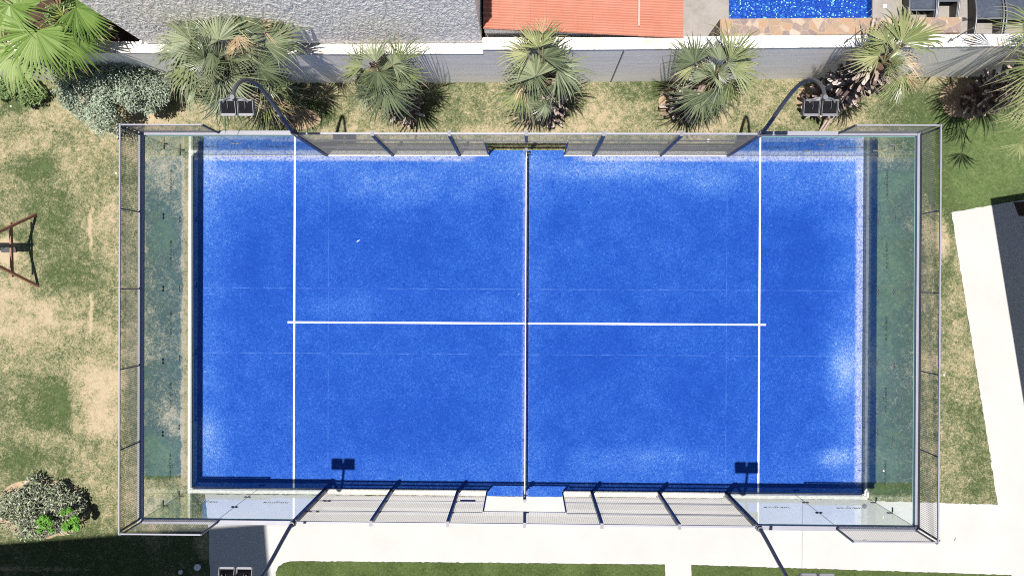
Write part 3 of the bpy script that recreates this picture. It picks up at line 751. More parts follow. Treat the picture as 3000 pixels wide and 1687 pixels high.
# loungers on the deck
def lounger(u0, u1, vend, lab, zb=ZD):
    a_ = P(u0, vend, zb + .3); b_ = P(u1, vend, zb + .3); wd = b_.x - a_.x; cx = (a_.x + b_.x) / 2; y0 = a_.y
    t = thing('sun_lounger', lab, 'sun lounger', (cx, y0 + .9, zb), 'black sun loungers beside the pool')
    L = 2.0; ns = 20
    prof = []
    for i in range(ns + 1):
        u = i / ns; prof.append((y0 + u * L, zb + .30 + .10 * math.sin(u * 6.0 - .3) + (.35 * max(0, u - .62) / .38)))
    for k in (-1, 1):
        sidep = MB(); xs_ = cx + k * (wd / 2 - .02)
        sidep.tube([(xs_, y, z + .03) for y, z in prof], .024, 8); sidep.build('side_rail', M['lframe'], t, True)
        sk = MB(); v = []
        for y, z in prof: v += [(xs_ - .012 - k * .03, y, zb + .03), (xs_ + .012 - k * .03, y, zb + .03), (xs_ + .012 - k * .03, y, z - .01), (xs_ - .012 - k * .03, y, z - .01)]
        f = [(4 * i + q, 4 * i + (q + 1) % 4, 4 * i + 4 + (q + 1) % 4, 4 * i + 4 + q) for i in range(ns) for q in range(4)] + [(0, 1, 2, 3), (4 * ns + 3, 4 * ns + 2, 4 * ns + 1, 4 * ns)]
        sk.add(v, f); sk.build('side_panel', M['lblack'], t)
    sl = MB(); v = []; s0 = 5
    for i in range(s0, ns + 1):
        y, z = prof[i]
        for q in range(7):
            x_ = cx - wd / 2 + .05 + (wd - .1) * q / 6; sag = -.035 * (1 - ((q - 3) / 3) ** 2); v.append((x_, y, z + sag + .02))
    n_ = ns + 1 - s0
    f = [(i * 7 + q, i * 7 + q + 1, i * 7 + 8 + q, i * 7 + 7 + q) for i in range(n_ - 1) for q in range(6)]
    sl.add(v, f); o = sl.build('sling', M['sling'], t, True); so = o.modifiers.new('thick', 'SOLIDIFY'); so.thickness = .006
    cb = MB(); cb.box(cx - wd / 2 + .05, y0 + .04, zb + .12, cx + wd / 2 - .05, y0 + .10, zb + .17); cb.build('foot_bar', M['lframe'], t)
    cb = MB(); cb.box(cx - wd / 2 + .05, prof[5][0] - .03, prof[5][1] - .0, cx + wd / 2 - .05, prof[5][0], prof[5][1] + .025)
    cb.build('crossbar', M['lframe'], t)
    ft = MB(); ft.box(cx - .18, y0 + .03, zb, cx - .13, y0 + .09, zb + .12); ft.box(cx + .13, y0 + .03, zb, cx + .18, y0 + .09, zb + .12); ft.build('foot', M['lframe'], t)
    return t
lounger(2655, 2738, 88, 'black sling sun lounger nearest the pool')
lounger(2740, 2806, 62, 'black sling sun lounger second from the pool, its end just above the stone wall')
lounger(2850, 2934, 113, 'black sling sun lounger with open foot end past the stone wall')
lounger(2938, 3024, 115, 'black sling sun lounger at the right edge partly under palm tips')
g = MB(); c = P(2592, 20, ZD); g.box(c.x - .05, c.y - .05, ZD, c.x + .05, c.y + .05, ZD + .012); g.disc((c.x, c.y), .03, ZD + .012, ZD + .018, 12)
tag(g.build('skimmer_lid', M['disc']), 'small white square lid set in the deck right of the pool', 'lid')
g = MB(); c = P(2828, 58, ZD); g.add([(c.x - .08, c.y - .06, ZD), (c.x + .08, c.y - .02, ZD), (c.x - .08, c.y + .06, ZD), (c.x - .06, c.y, ZD + .14)], [(0, 2, 1), (0, 1, 3), (1, 2, 3), (2, 0, 3)])
tag(g.build('deck_spotlight', M['alu']), 'small grey wedge-shaped spotlight on the deck beside the end of the stone wall', 'spotlight')
# electric-fence posts on the wall top
def fpost(u, v, lab):
    c = P(u, v, 3.0); yy = wall_y(c.x) + .10
    t = thing('fence_post', lab, 'fence post', (c.x, yy, 3.0), 'thin wire fence posts on the wall top')
    g = MB(); g.bar((c.x, yy, 2.9), (c.x, yy, 4.02), .018, .018); g.build('rod', M['galv'], t)
    for z in (3.1, 3.35, 3.65, 3.95):
        g = MB(); g.disc((c.x + .0, yy - .022), .014, z, z + .05, 8); g.build('insulator', M['clip'], t)
    return c.x, yy
a1 = fpost(2475, 127, 'thin metal fence post standing on the wall in front of the stone-topped wall')
a2 = fpost(2782, 127, 'thin metal fence post standing on the wall near the loungers')
g = MB()
for z in (3.65, 3.98): 
    g.tube([(a2[0], a2[1] - .03, z), ((a2[0] + 15) / 2, a2[1], z - .02), (17, wall_y(17) + .1, z)], .0035, 4)
tag(g.build('fence_wire', M['galv']), 'pair of thin steel wires running right from the fence post by the loungers', 'wire')
# yard ground left of the stucco building
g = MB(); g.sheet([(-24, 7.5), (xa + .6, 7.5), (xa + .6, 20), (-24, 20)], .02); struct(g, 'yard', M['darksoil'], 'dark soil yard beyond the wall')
g = MB(); g.box(xa - .0, yb + 1.3, 0, xa + .75, yb + 1.5, 2.6); g.box(xa - 3.2, yb + .5, 0, xa - 3.0, yb + 6, 1.7); 
tag(g.build('garden_wall', M['brownwall']), 'brown rendered garden wall half hidden under the stucco building corner', 'wall')

# ------------------------------------------------------------------ palms
def fan(seed, n=34, spread=112, drop=.25, droop=.22, ragged=.1, fuse=.42, wd=1.0, loose=0.0):
    """one pleated fan blade of radius 1 opening along +X from the hub at the origin"""
    r = random.Random(seed); g = MB(); g.att = []
    cup = .10
    for i in range(n):
        f = (i + .5) / n * 2 - 1
        th = R(spread) * f + r.uniform(-.02, .02) * (1 + loose * 3); L = (.80 + .20 * math.cos(th * .8)) * (1 + r.uniform(-ragged, ragged))
        dth = R(spread) * 2 / n; tw = r.uniform(-.25, .25); dr = droop * (1 + r.uniform(-.4, .6)) + loose * r.uniform(0, .5); bend = r.uniform(-.12, .12) * (1 + 2 * loose)
        ts = (0.03, .22, fuse, .62, .80, .92, 1.0); b = len(g.v)
        for t in ts:
            rr_ = t * L; wid = min(rr_, fuse * L) * dth * .52 * wd
            if t > fuse: wid = fuse * L * dth * .52 * wd * max(0.03, 1 - ((t - fuse) / (1 - fuse)) ** 1.3)
            a_ = th + bend * max(0, t - fuse) ** 1.5 * 2
            cx, cy = math.cos(a_) * rr_, math.sin(a_) * rr_
            z = cup * rr_ * (1 - abs(f) * .2) - drop * rr_ ** 2 * .5 - dr * max(0, t - .5) ** 2 * 2.6 + .05 * abs(f) * rr_
            px_, py_ = -math.sin(a_), math.cos(a_)
            pl = wid * .9
            k = tw * max(0, t - fuse) * wid * 3
            g.v += [(cx - px_ * wid, cy - py_ * wid, z - pl * .5 + k), (cx, cy, z + pl * .5), (cx + px_ * wid, cy + py_ * wid, z - pl * .5 - k)]
            g.att += [t] * 3
        for k in range(len(ts) - 1):
            o_ = b + 3 * k; g.f += [[o_, o_ + 3, o_ + 4, o_ + 1], [o_ + 1, o_ + 4, o_ + 5, o_ + 2]]; g.mi += [0, 0]
    return g
def fanset(mat, kinds):
    return [fan(*k[0:1], **k[1]).mesh('frond', mat) for k in kinds]
FB = {
 'bright': fanset(M['f_bright'], [(i, dict(n=34 + i, spread=100 + 8 * i, drop=.30, droop=.26, fuse=.5)) for i in range(4)]),
 'grey': fanset(M['f_grey'], [(10 + i, dict(n=26, spread=62 + 13 * i, drop=.35, droop=.34, fuse=.42, ragged=.18, wd=.88)) for i in range(5)]),
 'olive': fanset(M['f_olive'], [(20 + i, dict(n=24, spread=56 + 13 * i, drop=.4, droop=.5, fuse=.38, ragged=.22, wd=.86, loose=.55)) for i in range(4)]),
 'dry': fanset(M['f_dry'], [(30 + i, dict(n=24, spread=45 + 12 * i, drop=.5, droop=.7, fuse=.25, ragged=.22, wd=.8, loose=1.0)) for i in range(4)]),
}
PET = {k: simple('petiole_' + k, c, .6) for k, c in (('bright', (.17, .20, .05)), ('grey', (.12, .13, .06)), ('olive', (.19, .18, .08)), ('dry', (.25, .17, .1)))}
def frond(root, rw, C, H, size, kind, pitch, roll=0, yaw=None, seed=0):
    """blade with its hub at H, petiole back to crown point C; pitch = how far the blade points below level"""
    r = random.Random(seed); me = FB[kind][r.randrange(len(FB[kind]))]
    o = bpy.data.objects.new('frond', me); col.objects.link(o); o.parent = root
    d = H - C
    yw = math.atan2(d.y, d.x) if yaw is None else yaw
    o.location = H - rw; o.rotation_mode = 'XYZ'
    o.rotation_euler = (Matrix.Rotation(yw, 3, 'Z') @ Matrix.Rotation(pitch, 3, 'Y') @ Matrix.Rotation(roll, 3, 'X')).to_euler()
    o.scale = (size, size, size)
    # petiole as a child, in the blade's own space
    mi = Matrix.Translation(H) @ o.rotation_euler.to_matrix().to_4x4() @ Matrix.Scale(size, 4); inv = mi.inverted()
    mid = (C + H) / 2 + Vector((0, 0, .12 * d.length)); g = MB()
    pts = [C, C * .5 + mid * .5 + Vector((0, 0, .02)), mid, mid * .45 + H * .55 + Vector((0, 0, .01)), H]
    g.tube([inv @ p for p in pts], [.026 / size, .020 / size, .016 / size, .013 / size, .010 / size], 5)
    p = bpy.data.objects.new('petiole', g.mesh('petiole', PET[kind])); col.objects.link(p); p.parent = o
    return o
def palm(lab, base, crown, zc, n, size, plen, kinds, seed, tr=.17, stubs=60, elmin=-45, elmax=78, extra=(), bend=0.0, stublen=.26, azs=None, inner=0):
    r = random.Random(seed); B = P(*base, 0); C = P(*crown, zc); B.z = -.05
    root = thing('palm_tree', lab, 'palm tree', (B.x, B.y, 0), 'fan palms along the boundary wall'); rw = Vector((B.x, B.y, 0))
    def axis(t): 
        p = B.lerp(C, t); s_ = math.sin(t * math.pi) * bend; return p + Vector((s_ * .3, s_, 0))
    pts = [axis(i / 10) for i in range(11)]; ln = (C - B).length
    g = MB(); g.tube(pts, [tr * (1.15 - .45 * i / 10) * r.uniform(.93, 1.07) for i in range(11)], 12); g.build('trunk', M['trunk'], root)
    g = MB(); ax = (C - B).normalized(); e1 = ax.orthogonal().normalized(); e2 = ax.cross(e1)
    for i in range(stubs):
        t = (.06 + .92 * (i / stubs)); a_ = i * 2.399 + r.uniform(-.3, .3); rad = (e1 * math.cos(a_) + e2 * math.sin(a_)).normalized()
        p = axis(t) + rad * tr * .75; ln_ = stublen * r.uniform(.7, 1.25); upk = r.uniform(.45, 1.0)
        d = (rad + ax * upk).normalized(); side = ax.cross(rad).normalized(); wdt = r.uniform(.04, .065); thk = .028
        nn = d.cross(side).normalized(); m_ = p + d * ln_ * .55; e_ = p + d * ln_ + Vector((0, 0, -.04)) + side * r.uniform(-.03, .03)
        q = []
        for pt, w_ in ((p, wdt * 1.25), (m_, wdt * .8), (e_, wdt * r.uniform(.5, .9))):
            q += [pt - side * w_, pt + nn * thk, pt + side * w_, pt - nn * thk]
        g.add(q, [(4 * k + j, 4 * k + (j + 1) % 4, 4 * k + 4 + (j + 1) % 4, 4 * k + 4 + j) for k in range(2) for j in range(4)] + [(0, 3, 2, 1), (8, 9, 10, 11)])
    g.build('leaf_stubs', M['stub'], root)
    for i in range(n):
        u = (i + .5) / n; el = R(elmax + (elmin - elmax) * u ** .85 + r.uniform(-8, 8)); az = i * 2.399963 + r.uniform(-.35, .35) + seed
        if azs: az = R(r.uniform(*azs[i % len(azs)]))
        pl = plen * (1.0 + .25 * u) * r.uniform(.6, 1.2)
        H = C + Vector((math.cos(az) * math.cos(el), math.sin(az) * math.cos(el), math.sin(el))) * pl
        kind = r.choices([k for k, w_ in kinds], [w_ for k, w_ in kinds])[0]
        if u > .8 and r.random() < .35: kind = 'dry'
        frond(root, rw, C, H, size * r.uniform(.88, 1.12), kind, -el * .75 + R(20 + 22 * u) + r.uniform(-.15, .15), r.uniform(-.95, .95), az + r.uniform(-.5, .5), seed * 100 + i)
    for k in range(inner):
        az = r.uniform(0, 6.28); el = R(r.uniform(50, 88)); pl = plen * r.uniform(.5, 1.1)
        H = C + Vector((math.cos(az) * math.cos(el), math.sin(az) * math.cos(el), math.sin(el))) * pl
        frond(root, rw, C, H, size * r.uniform(.55, .95), kinds[0][0], -R(r.uniform(5, 60)), r.uniform(-1.2, 1.2), az, seed * 55 + k)
    for k, (hu, hv, hz, ang, pit, sz, kind) in enumerate(extra):
        H = P(hu, hv, hz); frond(root, rw, C, H, sz, kind, R(pit), r.uniform(-.25, .25), R(ang), seed * 77 + k)
    return root
# bright palm, upper left corner (hand placed fronds: hub pixel, height, plan direction, pitch, size)
palm('bright green fan palm with broad pleated leaves, upper left corner', (400, 165), (185, 45), 3.6, 4, .8, .7, [('bright', 1)], 1, tr=.14, stubs=26, elmin=-10, elmax=40, azs=[(60, 200)],
     extra=((105, 92, 4.2, -97, 14, 1.24, 'bright'), (198, 98, 4.0, -72, 16, 1.06, 'bright'), (28, 16, 4.3, -100, 12, 1.0, 'bright'), (222, 22, 4.3, -30, 16, .95, 'bright'),
            (45, 145, 3.8, -105, 16, 1.3, 'bright'), (120, 5, 4.1, 110, 10, .85, 'bright'), (250, 75, 3.6, -42, 22, .7, 'bright'), (60, 30, 3.7, 160, 14, .9, 'bright'), (165, 150, 3.4, -75, 26, .8, 'bright')))
palm('huge grey-green fan palm with tangled leaves and a dead folded leaf at its heart', (800, 300), (665, 185), 4.0, 20, .84, .85, [('grey', 5), ('olive', 2)], 2, tr=.26, stubs=90, inner=8, elmin=-30, elmax=65, stublen=.3,
     extra=((695, 105, 5.2, -70, 25, .6, 'dry'), (690, 140, 5.1, 175, 10, .42, 'dry'), (570, 180, 4.6, 178, 12, 1.1, 'olive'), (560, 120, 4.7, 150, 10, 1.15, 'grey'), (760, 85, 4.6, 15, 10, .85, 'dry'), (640, 120, 4.9, 100, 8, .95, 'grey'),
            (775, 130, 4.6, 10, 12, 1.0, 'grey'), (560, 205, 4.2, -160, 14, 1.0, 'grey'), (720, 100, 4.8, 70, 8, .95, 'grey'), (800, 110, 4.4, 35, 14, .95, 'grey')))
palm('small tan-edged fan palm drooping under the larger palm beside the mast', (850, 345), (762, 255), 2.1, 9, .6, .5, [('olive', 4), ('grey', 2), ('dry', 2)], 3, tr=.13, stubs=30, elmin=-25, elmax=60,
     extra=((775, 290, 2.5, -82, 20, .95, 'olive'), (655, 265, 2.7, -170, 14, 1.05, 'grey'), (815, 262, 2.4, 10, 16, .8, 'olive'), (815, 305, 2.2, -35, 22, .65, 'dry'), (700, 300, 2.4, -120, 20, .8, 'olive')))
palm('fan palm in front of the white wall top between the stucco building and the court', (1195, 322), (1118, 222), 3.2, 5, .66, .5, [('grey', 5), ('olive', 2)], 4, tr=.30, stubs=170, inner=3, elmin=-55, elmax=0, stublen=.40,
     extra=((1063, 193, 3.9, 160, 10, .80, 'olive'), (1100, 182, 4.2, 104, 2, .80, 'grey'), (1170, 180, 4.1, 66, 2, .88, 'olive'), (1066, 202, 3.6, -116, 26, .72, 'olive'), (1106, 208, 3.9, -98, 22, .78, 'grey'),
            (1130, 262, 3.5, -112, 22, 1.0, 'grey'), (1150, 225, 3.6, -62, 24, .85, 'grey'), (1172, 213, 3.6, -42, 24, .80, 'olive'), (1090, 235, 3.4, -140, 22, .85, 'grey'), (1150, 190, 3.9, 30, 14, .62, 'grey')))
palm('fan palm in the middle with a tan upright leaf over the orange roof', (1612, 335), (1590, 232), 3.2, 4, .62, .5, [('grey', 6), ('olive', 2)], 5, tr=.30, stubs=170, inner=3, elmin=-55, elmax=0, stublen=.42,
     extra=((1590, 100, 5.0, 92, 0, .62, 'dry'), (1576, 140, 4.7, 94, 0, .85, 'olive'), (1548, 160, 4.3, 150, 8, .80, 'olive'), (1570, 226, 4.0, 108, 4, 1.0, 'grey'), (1590, 168, 4.3, 52, 2, .92, 'grey'),
            (1632, 206, 4.0, 12, 10, 1.0, 'grey'), (1528, 268, 3.3, -168, 16, .92, 'olive'), (1545, 276, 3.2, -98, 26, .90, 'grey'), (1640, 234, 3.5, -58, 28, .72, 'grey'), (1560, 200, 3.9, -110, 24, .9, 'grey'), (1535, 245, 3.4, -150, 20, .7, 'dry')))
palm('fan palm right of the middle with long leaves pointing up and right', (1985, 316), (2085, 228), 3.2, 5, .68, .5, [('grey', 4), ('olive', 2)], 6, tr=.30, stubs=160, inner=3, elmin=-55, elmax=0, stublen=.42,
     extra=((2140, 175, 4.4, 60, 2, 1.15, 'olive'), (2150, 208, 4.0, 2, 12, 1.12, 'olive'), (2036, 185, 3.9, 112, 8, .85, 'grey'), (2030, 198, 3.6, 178, 14, .70, 'olive'), (2110, 180, 4.1, 84, 6, .80, 'grey'), (2130, 188, 4.0, 26, 12, .95, 'grey'),
            (2060, 272, 3.4, -122, 24, 1.0, 'grey'), (2105, 255, 3.4, -75, 24, .95, 'grey'), (2140, 232, 3.5, -50, 24, .92, 'olive'), (2075, 225, 3.8, 150, 18, .7, 'grey')))
palm('tall palm leaning right on a long trunk covered with pale cut leaf stubs', (2385, 312), (2585, 185), 4.2, 4, .6, .35, [('olive', 5)], 7, tr=.27, stubs=280, inner=3, elmin=0, elmax=75, stublen=.40, azs=[(-60, 200)],
     extra=((2640, 125, 5.0, 48, 0, 1.15, 'olive'), (2655, 120, 4.9, 62, -3, 1.0, 'olive'), (2600, 125, 4.9, 108, 4, .75, 'olive'), (2575, 165, 4.6, 165, 10, .7, 'olive'), (2650, 185, 4.4, 15, 14, .85, 'dry'), (2640, 228, 4.0, -48, 24, .90, 'olive'), (2625, 245, 4.0, -70, 26, .75, 'olive'), (2655, 225, 4.1, -15, 22, .85, 'dry'), (2640, 215, 4.2, -100, 20, .7, 'olive'), (2620, 150, 4.8, 80, 0, .7, 'olive')))
palm('leaning palm at the right edge with a dark stub-covered trunk and yellowing leaves', (2845, 300), (3140, 175), 4.4, 14, .85, .55, [('olive', 5), ('grey', 1)], 8, tr=.29, stubs=240, elmin=-40, elmax=70, stublen=.42,
     extra=((3035, 80, 4.8, 178, 12, .95, 'olive'), (3050, 190, 4.2, -165, 16, .95, 'olive'), (3045, 255, 4.0, -150, 22, .95, 'olive'), (3030, 320, 3.6, -118, 30, .9, 'olive'), (2990, 420, 3.0, -95, 30, .7, 'olive')))
# a fallen dead leaf leaning at the foot of the leaning palm
g = MB(); c = P(2412, 384, .1); rr = random.Random(9)
for k in (-1, 1):
    g.tube([(c.x + k * .04 - .05, c.y, .06), (c.x + k * .05 + .02, c.y + .22, .35), (c.x + k * .09 + .12, c.y + .52, .75)], [.03, .035, .05], 7)
dl = g.build('dead_leaf', simple('dead_stalk', (.36, .28, .23), .9, var=.2, scale=14)); tag(dl, 'dead reddish leaf with two pale stalks lying at the foot of the leaning palm', 'dead leaf')
dl2 = bpy.data.objects.new('leaf_blade', fan(91, n=22, spread=60, drop=.5, droop=.6, ragged=.25, wd=1.3, loose=.6).mesh('leaf_blade', simple('dead_blade', (.19, .09, .06), .9, var=.3, scale=20)))
col.objects.link(dl2); dl2.parent = dl; dl2.location = (c.x + .12, c.y + .45, .75); dl2.rotation_euler = (0, R(15), R(70)); dl2.scale = (.42, .42, .42)

# ------------------------------------------------------------------ shrubs
def shrub(lab, c, ru, rv, h, n, lumps, m, seed, leaf=.055, mats2=(), name='shrub', zlo=.30, foot=None):
    r = random.Random(seed); C = P(*c, h * (zlo + .9) / 2); F0 = P(*foot, 0) if foot else C; rx = ru / 103.0; ry = rv / 103.0
    root = thing(name, lab, 'shrub', (C.x, C.y, 0))
    L = []
    for i in range(lumps):
        a_ = r.uniform(0, 2 * math.pi); q = math.sqrt(r.random()) * .86
        zt = h * (zlo + (.85 - zlo) * (1 - q * q)) * r.uniform(.8, 1.05)
        L.append((Vector((C.x + rx * q * math.cos(a_), C.y + ry * q * math.sin(a_), zt)), r.uniform(.12, .30) * (rx + ry) / 2 * 1.2))
    def leaves(lst, k, size):
        g = MB()
        for i in range(k):
            c0, rad = r.choice(lst); d = Vector((r.gauss(0, 1), r.gauss(0, 1), r.gauss(0.35, .8))).normalized()
            p = c0 + d * rad * (r.random() ** .35) * r.uniform(.9, 1.15); p.z = max(.03, p.z)
            nrm = (d * .6 + Vector((r.gauss(0, .5), r.gauss(0, .5), .9 + r.gauss(0, .5)))).normalized(); t = nrm.orthogonal().normalized(); t = Matrix.Rotation(r.uniform(0, 6.28), 3, nrm) @ t; s_ = nrm.cross(t)
            ln_ = size * r.uniform(.6, 1.4); w_ = ln_ * r.uniform(.26, .38)
            g.add([p - t * ln_, p + s_ * w_ + nrm * w_ * .4, p + t * ln_, p - s_ * w_ + nrm * w_ * .4], [(0, 1, 2, 3)])
        return g
    leaves(L, n, leaf).build('foliage', m, root)
    for (uu, vv, zz, rr_, k, m2) in mats2:
        c2 = P(uu, vv, zz); sub = [(c2 + Vector((r.uniform(-rr_, rr_), r.uniform(-rr_, rr_) * 1.2, r.uniform(-.1, .1))), rr_ * r.uniform(.25, .45)) for _ in range(12)]
        o = leaves(sub, k, leaf * 1.0).build('foliage', m2, root); o['label'] = 'fresh bright green shoots'
    g = MB()
    for c0, rad in L[::2]:
        b_ = Vector((F0.x + (c0.x - C.x) * .12, F0.y + (c0.y - C.y) * .12, 0)); mid = b_.lerp(c0, .55) + Vector((r.uniform(-.06, .06), r.uniform(-.06, .06), .04))
        g.tube([b_, mid, c0], [.022, .013, .006], 5)
        for q in range(3):
            e_ = c0 + Vector((r.gauss(0, 1), r.gauss(0, 1), r.random())).normalized() * rad * .9; g.tube([c0.lerp(mid, .3), e_], [.006, .003], 4)
    g.build('branches', M['trunk'], root)
    return root
shrub('large silvery grey-green shrub against the wall between two palms', (305, 255), 165, 112, 2.3, 18000, 44, M['leaf_grey'], 11, .045, zlo=.35, foot=(370, 290))
shrub('dark twiggy rounded shrub with two bright green clumps in the lower left bed', (115, 1492), 140, 88, .62, 13000, 40, M['leaf_dark'], 12, .05,
      mats2=((130, 1535, .85, .20, 700, M['leaf_green']), (205, 1520, .85, .24, 1500, M['leaf_green'])))
shrub('small dark green shrub under the bright palm at the left edge', (45, 262), 90, 46, .8, 4500, 20, M['leaf_mid'], 13, .05)
shrub('leafy bush beyond the wall under the bright palm leaves', (230, 55), 110, 60, 2.2, 3500, 20, M['leaf_mid'], 15, .06)
shrub('pale flowering climber hanging over the left end of the wall top', (280, 112), 36, 34, 3.3, 1400, 12, M['leaf_dark'], 16, .05)

# ------------------------------------------------------------------ swing set
F1 = P(106, 628, 0); F2 = P(112, 838, 0); Z = 2.35; sh = P(83, 717, 0); A = Vector((sh.x - SX * Z, sh.y - SY * Z, Z))
sw_ = thing('swing_set', 'brown wooden A-frame swing set at the left edge of the lawn', 'swing set', (A.x, A.y, 0))
for Fp in (F1, F2):
    g = MB(); d = (A - Fp); g.bar(Fp - d * .02, A + d * .02, .072, .072, (1, 0, 0)); lg = g.build('leg', M['wood'], sw_)
    g = MB(); b_ = Fp.lerp(Vector((F1 + F2) / 2), .12); g.tube([Fp + Vector((-.05, 0, .12)), b_ + Vector((.03, 0, .0))], .009, 6); g.build('ground_anchor', M['galv'], lg)
c1 = F1.lerp(A, .34); c2 = F2.lerp(A, .34); g = MB(); g.bar(c1 + Vector((-.07, .08, 0)), c2 + Vector((-.07, -.08, 0)), .05, .09); g.build('cross_brace', M['wood'], sw_)
g = MB(); g.bar(A + Vector((.15, 0, .04)), A + Vector((-4.2, 0, .04)), .10, .12); g.build('top_beam', M['wood'], sw_)
A2 = A + Vector((-4, 0, 0))
for sgn in (1, -1):
    Fp = Vector((F1.x - 4.1, A.y + sgn * 1.08, 0)); g = MB(); g.bar(Fp, A2, .072, .072, (1, 0, 0)); g.build('leg', M['wood'], sw_)
sx_ = P(28, 731, .45); s2 = P(-25, 728, .5)
def seat(c, m, lab, z):
    t = thing('swing', lab, 'swing', (c.x, c.y, z))
    g = MB(); g.prism([(c.x - .24, c.y - .06), (c.x - .2, c.y - .09), (c.x + .2, c.y - .09), (c.x + .24, c.y - .06), (c.x + .24, c.y + .06), (c.x + .2, c.y + .09), (c.x - .2, c.y + .09), (c.x - .24, c.y + .06)], z, z + .035); g.build('seat', m, t)
    for k in (-1, 1):
        g = MB(); g.tube([(c.x + k * .22, c.y, z + .03), (c.x + k * .22, (c.y + A.y) / 2, (z + Z) / 2 - .02), (c.x + k * .22, A.y, Z)], .01, 6); g.build('rope', M['rope'], t)
seat(sx_, M['rubber'], 'black swing seat hanging near the frame leg', .45)
seat(s2, M['teal'], 'teal swing seat at the very left edge', .5)

# ------------------------------------------------------------------ small things
for u, v, rr_, hh, lab in ((577, 1662, .095, .26, 'larger pale round garden light in the shaded grass'), (528, 1676, .065, .10, 'smaller pale round garden light left of the larger one')):
    c = P(u, v, hh); t = thing('garden_light', lab, 'garden light', (c.x, c.y, 0))
    g = MB(); g.disc((c.x, c.y), rr_ * .7, 0, hh - .05, 20); g.build('stem', M['alu'], t)
    g = MB(); g.disc((c.x, c.y), rr_, hh - .05, hh, 28); g.disc((c.x, c.y), rr_ * .93, hh, hh + .012, 28, rr_ * .8); g.build('cap', M['disc'], t)
c = P(2533, 1482, .01); g = MB(); g.disc((c.x, c.y), .075, .008, .016, 28); dr = g.build('drain_cover', M['drain']); tag(dr, 'round grey metal drain cover in the paving outside the glass corner', 'drain cover')
g = MB()
for k in range(5): g.box(c.x - .05, c.y - .046 + k * .02, .0165, c.x + .05, c.y - .037 + k * .02, .018)
g.build('slots', M['clip'], dr)
for u, v, lab in ((2075, 412, 'white round cap in the grass seen through the upper mesh fence'), (2495, 414, 'white round cap seen through the upper right corner glass')):
    c = P(u, v, .05); g = MB(); g.disc((c.x, c.y), .062, 0, .05, 6, .056); tag(g.build('valve_cap', M['disc']), lab, 'valve cap', 'white valve caps outside the court')
g = MB(); c = P(2541, 1450, .05)
g.add([(c.x - .05, c.y - .12, .01), (c.x + .05, c.y - .1, .01), (c.x + .06, c.y + .12, .01), (c.x - .04, c.y + .13, .01), (c.x - .03, c.y - .09, .09), (c.x + .03, c.y - .07, .08), (c.x + .03, c.y + .09, .1), (c.x - .02, c.y + .1, .09)],
      [(0, 3, 2, 1), (4, 5, 6, 7), (0, 1, 5, 4), (1, 2, 6, 5), (2, 3, 7, 6), (3, 0, 4, 7)])
tag(g.build('rock', M['kerb'], None, False, .01), 'pale rough stone at the lower right glass corner', 'stone')
for i, (u, v, lab) in enumerate(((32, 312, 'white pebble on the upper left lawn'), (2765, 1098, 'white pebble between the right mesh wall and the path'), (340, 508, 'white pebble beside the left mesh wall'),
                   (2588, 1378, 'white pebble on the shaded grass behind the right glass'), (1520, 862, 'white speck on the blue carpet left of the net'))):
    c = P(u, v, 0); g = MB(); zz = .018 if 600 < u < 2500 else .0
    s_ = .03 if zz == 0 else .013
    g.tube([(c.x, c.y, zz), (c.x + .002, c.y, zz + s_ * .5), (c.x, c.y, zz + s_)], [s_ * .9, s_, s_ * .5], 7); tag(g.build('pebble', M['litter']), lab, 'pebble', 'white pebbles')
for i, (u, v, an, lab) in enumerate(((1050, 706, 30, 'dry straw bit on the blue carpet, left half'), (2532, 1580, 10, 'dark dead leaf scrap on the paving below the right corner'), (2797, 1578, 70, 'dark leaf scrap on the paving right of the mesh corner'))):
    c = P(u, v, 0); g = MB(); d = Vector((math.cos(R(an)), math.sin(R(an)), 0)); zz = .022
    g.bar(c + d * -.05 + Vector((0, 0, zz)), c + d * .05 + Vector((0, 0, zz + .01)), .014, .008); tag(g.build('dry_leaf', M['litter'] if i == 0 else M['stub']), lab, 'leaf')

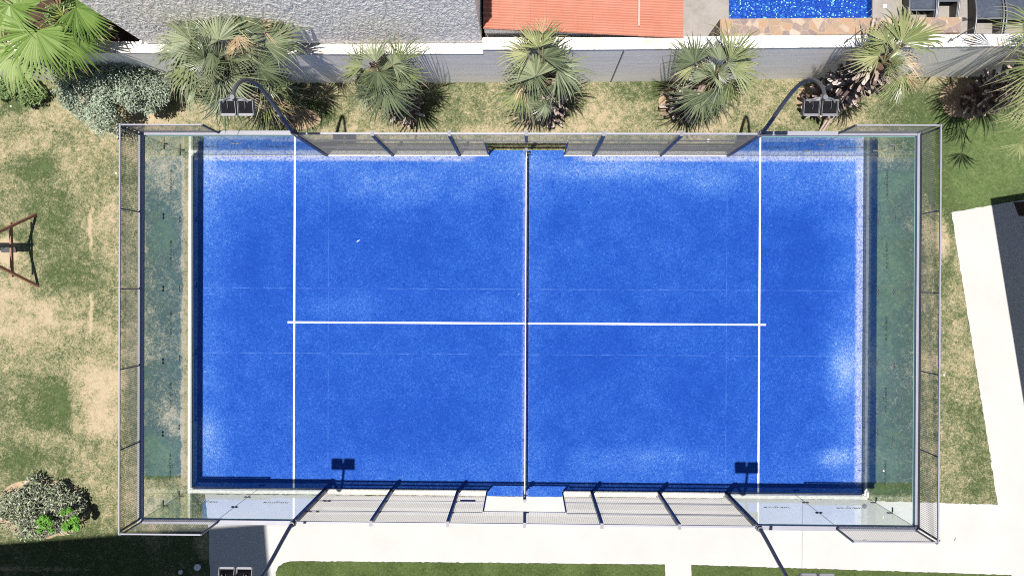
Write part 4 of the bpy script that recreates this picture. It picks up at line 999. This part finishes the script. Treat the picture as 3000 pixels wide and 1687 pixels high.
# ------------------------------------------------------------------ buildings outside the frame that shade its corners
q1 = P(0, 1590, 0); q2 = P(778, 1531, 0); H_ = 18.0
d = (q2 - q1).normalized(); nrm = Vector((d.y, -d.x, 0))
cr = Vector((q2.x - SX * H_, q2.y - SY * H_, 0))
bl = thing('apartment_building', 'tall plain building standing below the lower left corner', 'building', (cr.x, cr.y, 0))
g = MB(); pa = cr - d * 16; g.prism([(cr + nrm * 12)[:2], cr[:2], pa[:2], (pa + nrm * 12)[:2]], 0, H_ - .25); g.build('wall', M['facade'], bl)
g = MB(); g.prism([(cr + nrm * 12)[:2], cr[:2], pa[:2], (pa + nrm * 12)[:2]], H_ - .249, H_); g.build('roof', M['roofing'], bl)
for fl in range(5):
    for k in range(6):
        w0 = cr - d * (1.2 + k * 2.5); g = MB(); a_ = w0 - nrm * .01; b_ = w0 - d * 1.3 - nrm * .01
        g.add([(a_.x, a_.y, 1.2 + fl * 3.3), (b_.x, b_.y, 1.2 + fl * 3.3), (b_.x, b_.y, 2.7 + fl * 3.3), (a_.x, a_.y, 2.7 + fl * 3.3)] + [(p.x + nrm.x * .009, p.y + nrm.y * .009, z) for p, z in ((a_, 1.2 + fl * 3.3), (b_, 1.2 + fl * 3.3), (b_, 2.7 + fl * 3.3), (a_, 2.7 + fl * 3.3))],
              [(0, 1, 2, 3), (4, 7, 6, 5), (0, 4, 5, 1), (1, 5, 6, 2), (2, 6, 7, 3), (3, 7, 4, 0)])
        g.build('window', M['winglass'], bl)
k0 = P(2903, 581, 0); k1 = P(2972, 1005, 0); H_ = 4.6; d = (k1 - k0).normalized(); nrm = Vector((-d.y, d.x, 0))
if nrm.x < 0: nrm = -nrm
cr = Vector((k0.x - SX * H_, k0.y - SY * H_, 0))
cn = thing('patio_canopy', 'flat patio roof standing beyond the right edge', 'canopy', (cr.x + 2, cr.y, 0))
g = MB(); pa = cr + d * 9; g.prism([cr[:2], pa[:2], (pa + nrm * 3.2)[:2], (cr + nrm * 3.2)[:2]], H_ - .2, H_); g.build('roof', M['roofing'], cn)
for t in (1.2, 4.5, 7.8):
    for o_ in (1.9, 3.0):
        p = cr + d * t + nrm * o_; g = MB(); g.box(p.x - .12, p.y - .12, 0, p.x + .12, p.y + .12, H_ - .201); g.build('column', M['facade'], cn)
g = MB(); pb = cr + nrm * 8.5; g.prism([pb[:2], (pb + d * 9)[:2], (pb + d * 9 + nrm * 6)[:2], (pb + nrm * 6)[:2]], 0, 4.5); g.build('house_wall', M['facade'], cn)
for o in list(bpy.data.objects):
    if o.type == 'MESH' and not o.data.polygons: bpy.data.objects.remove(o)
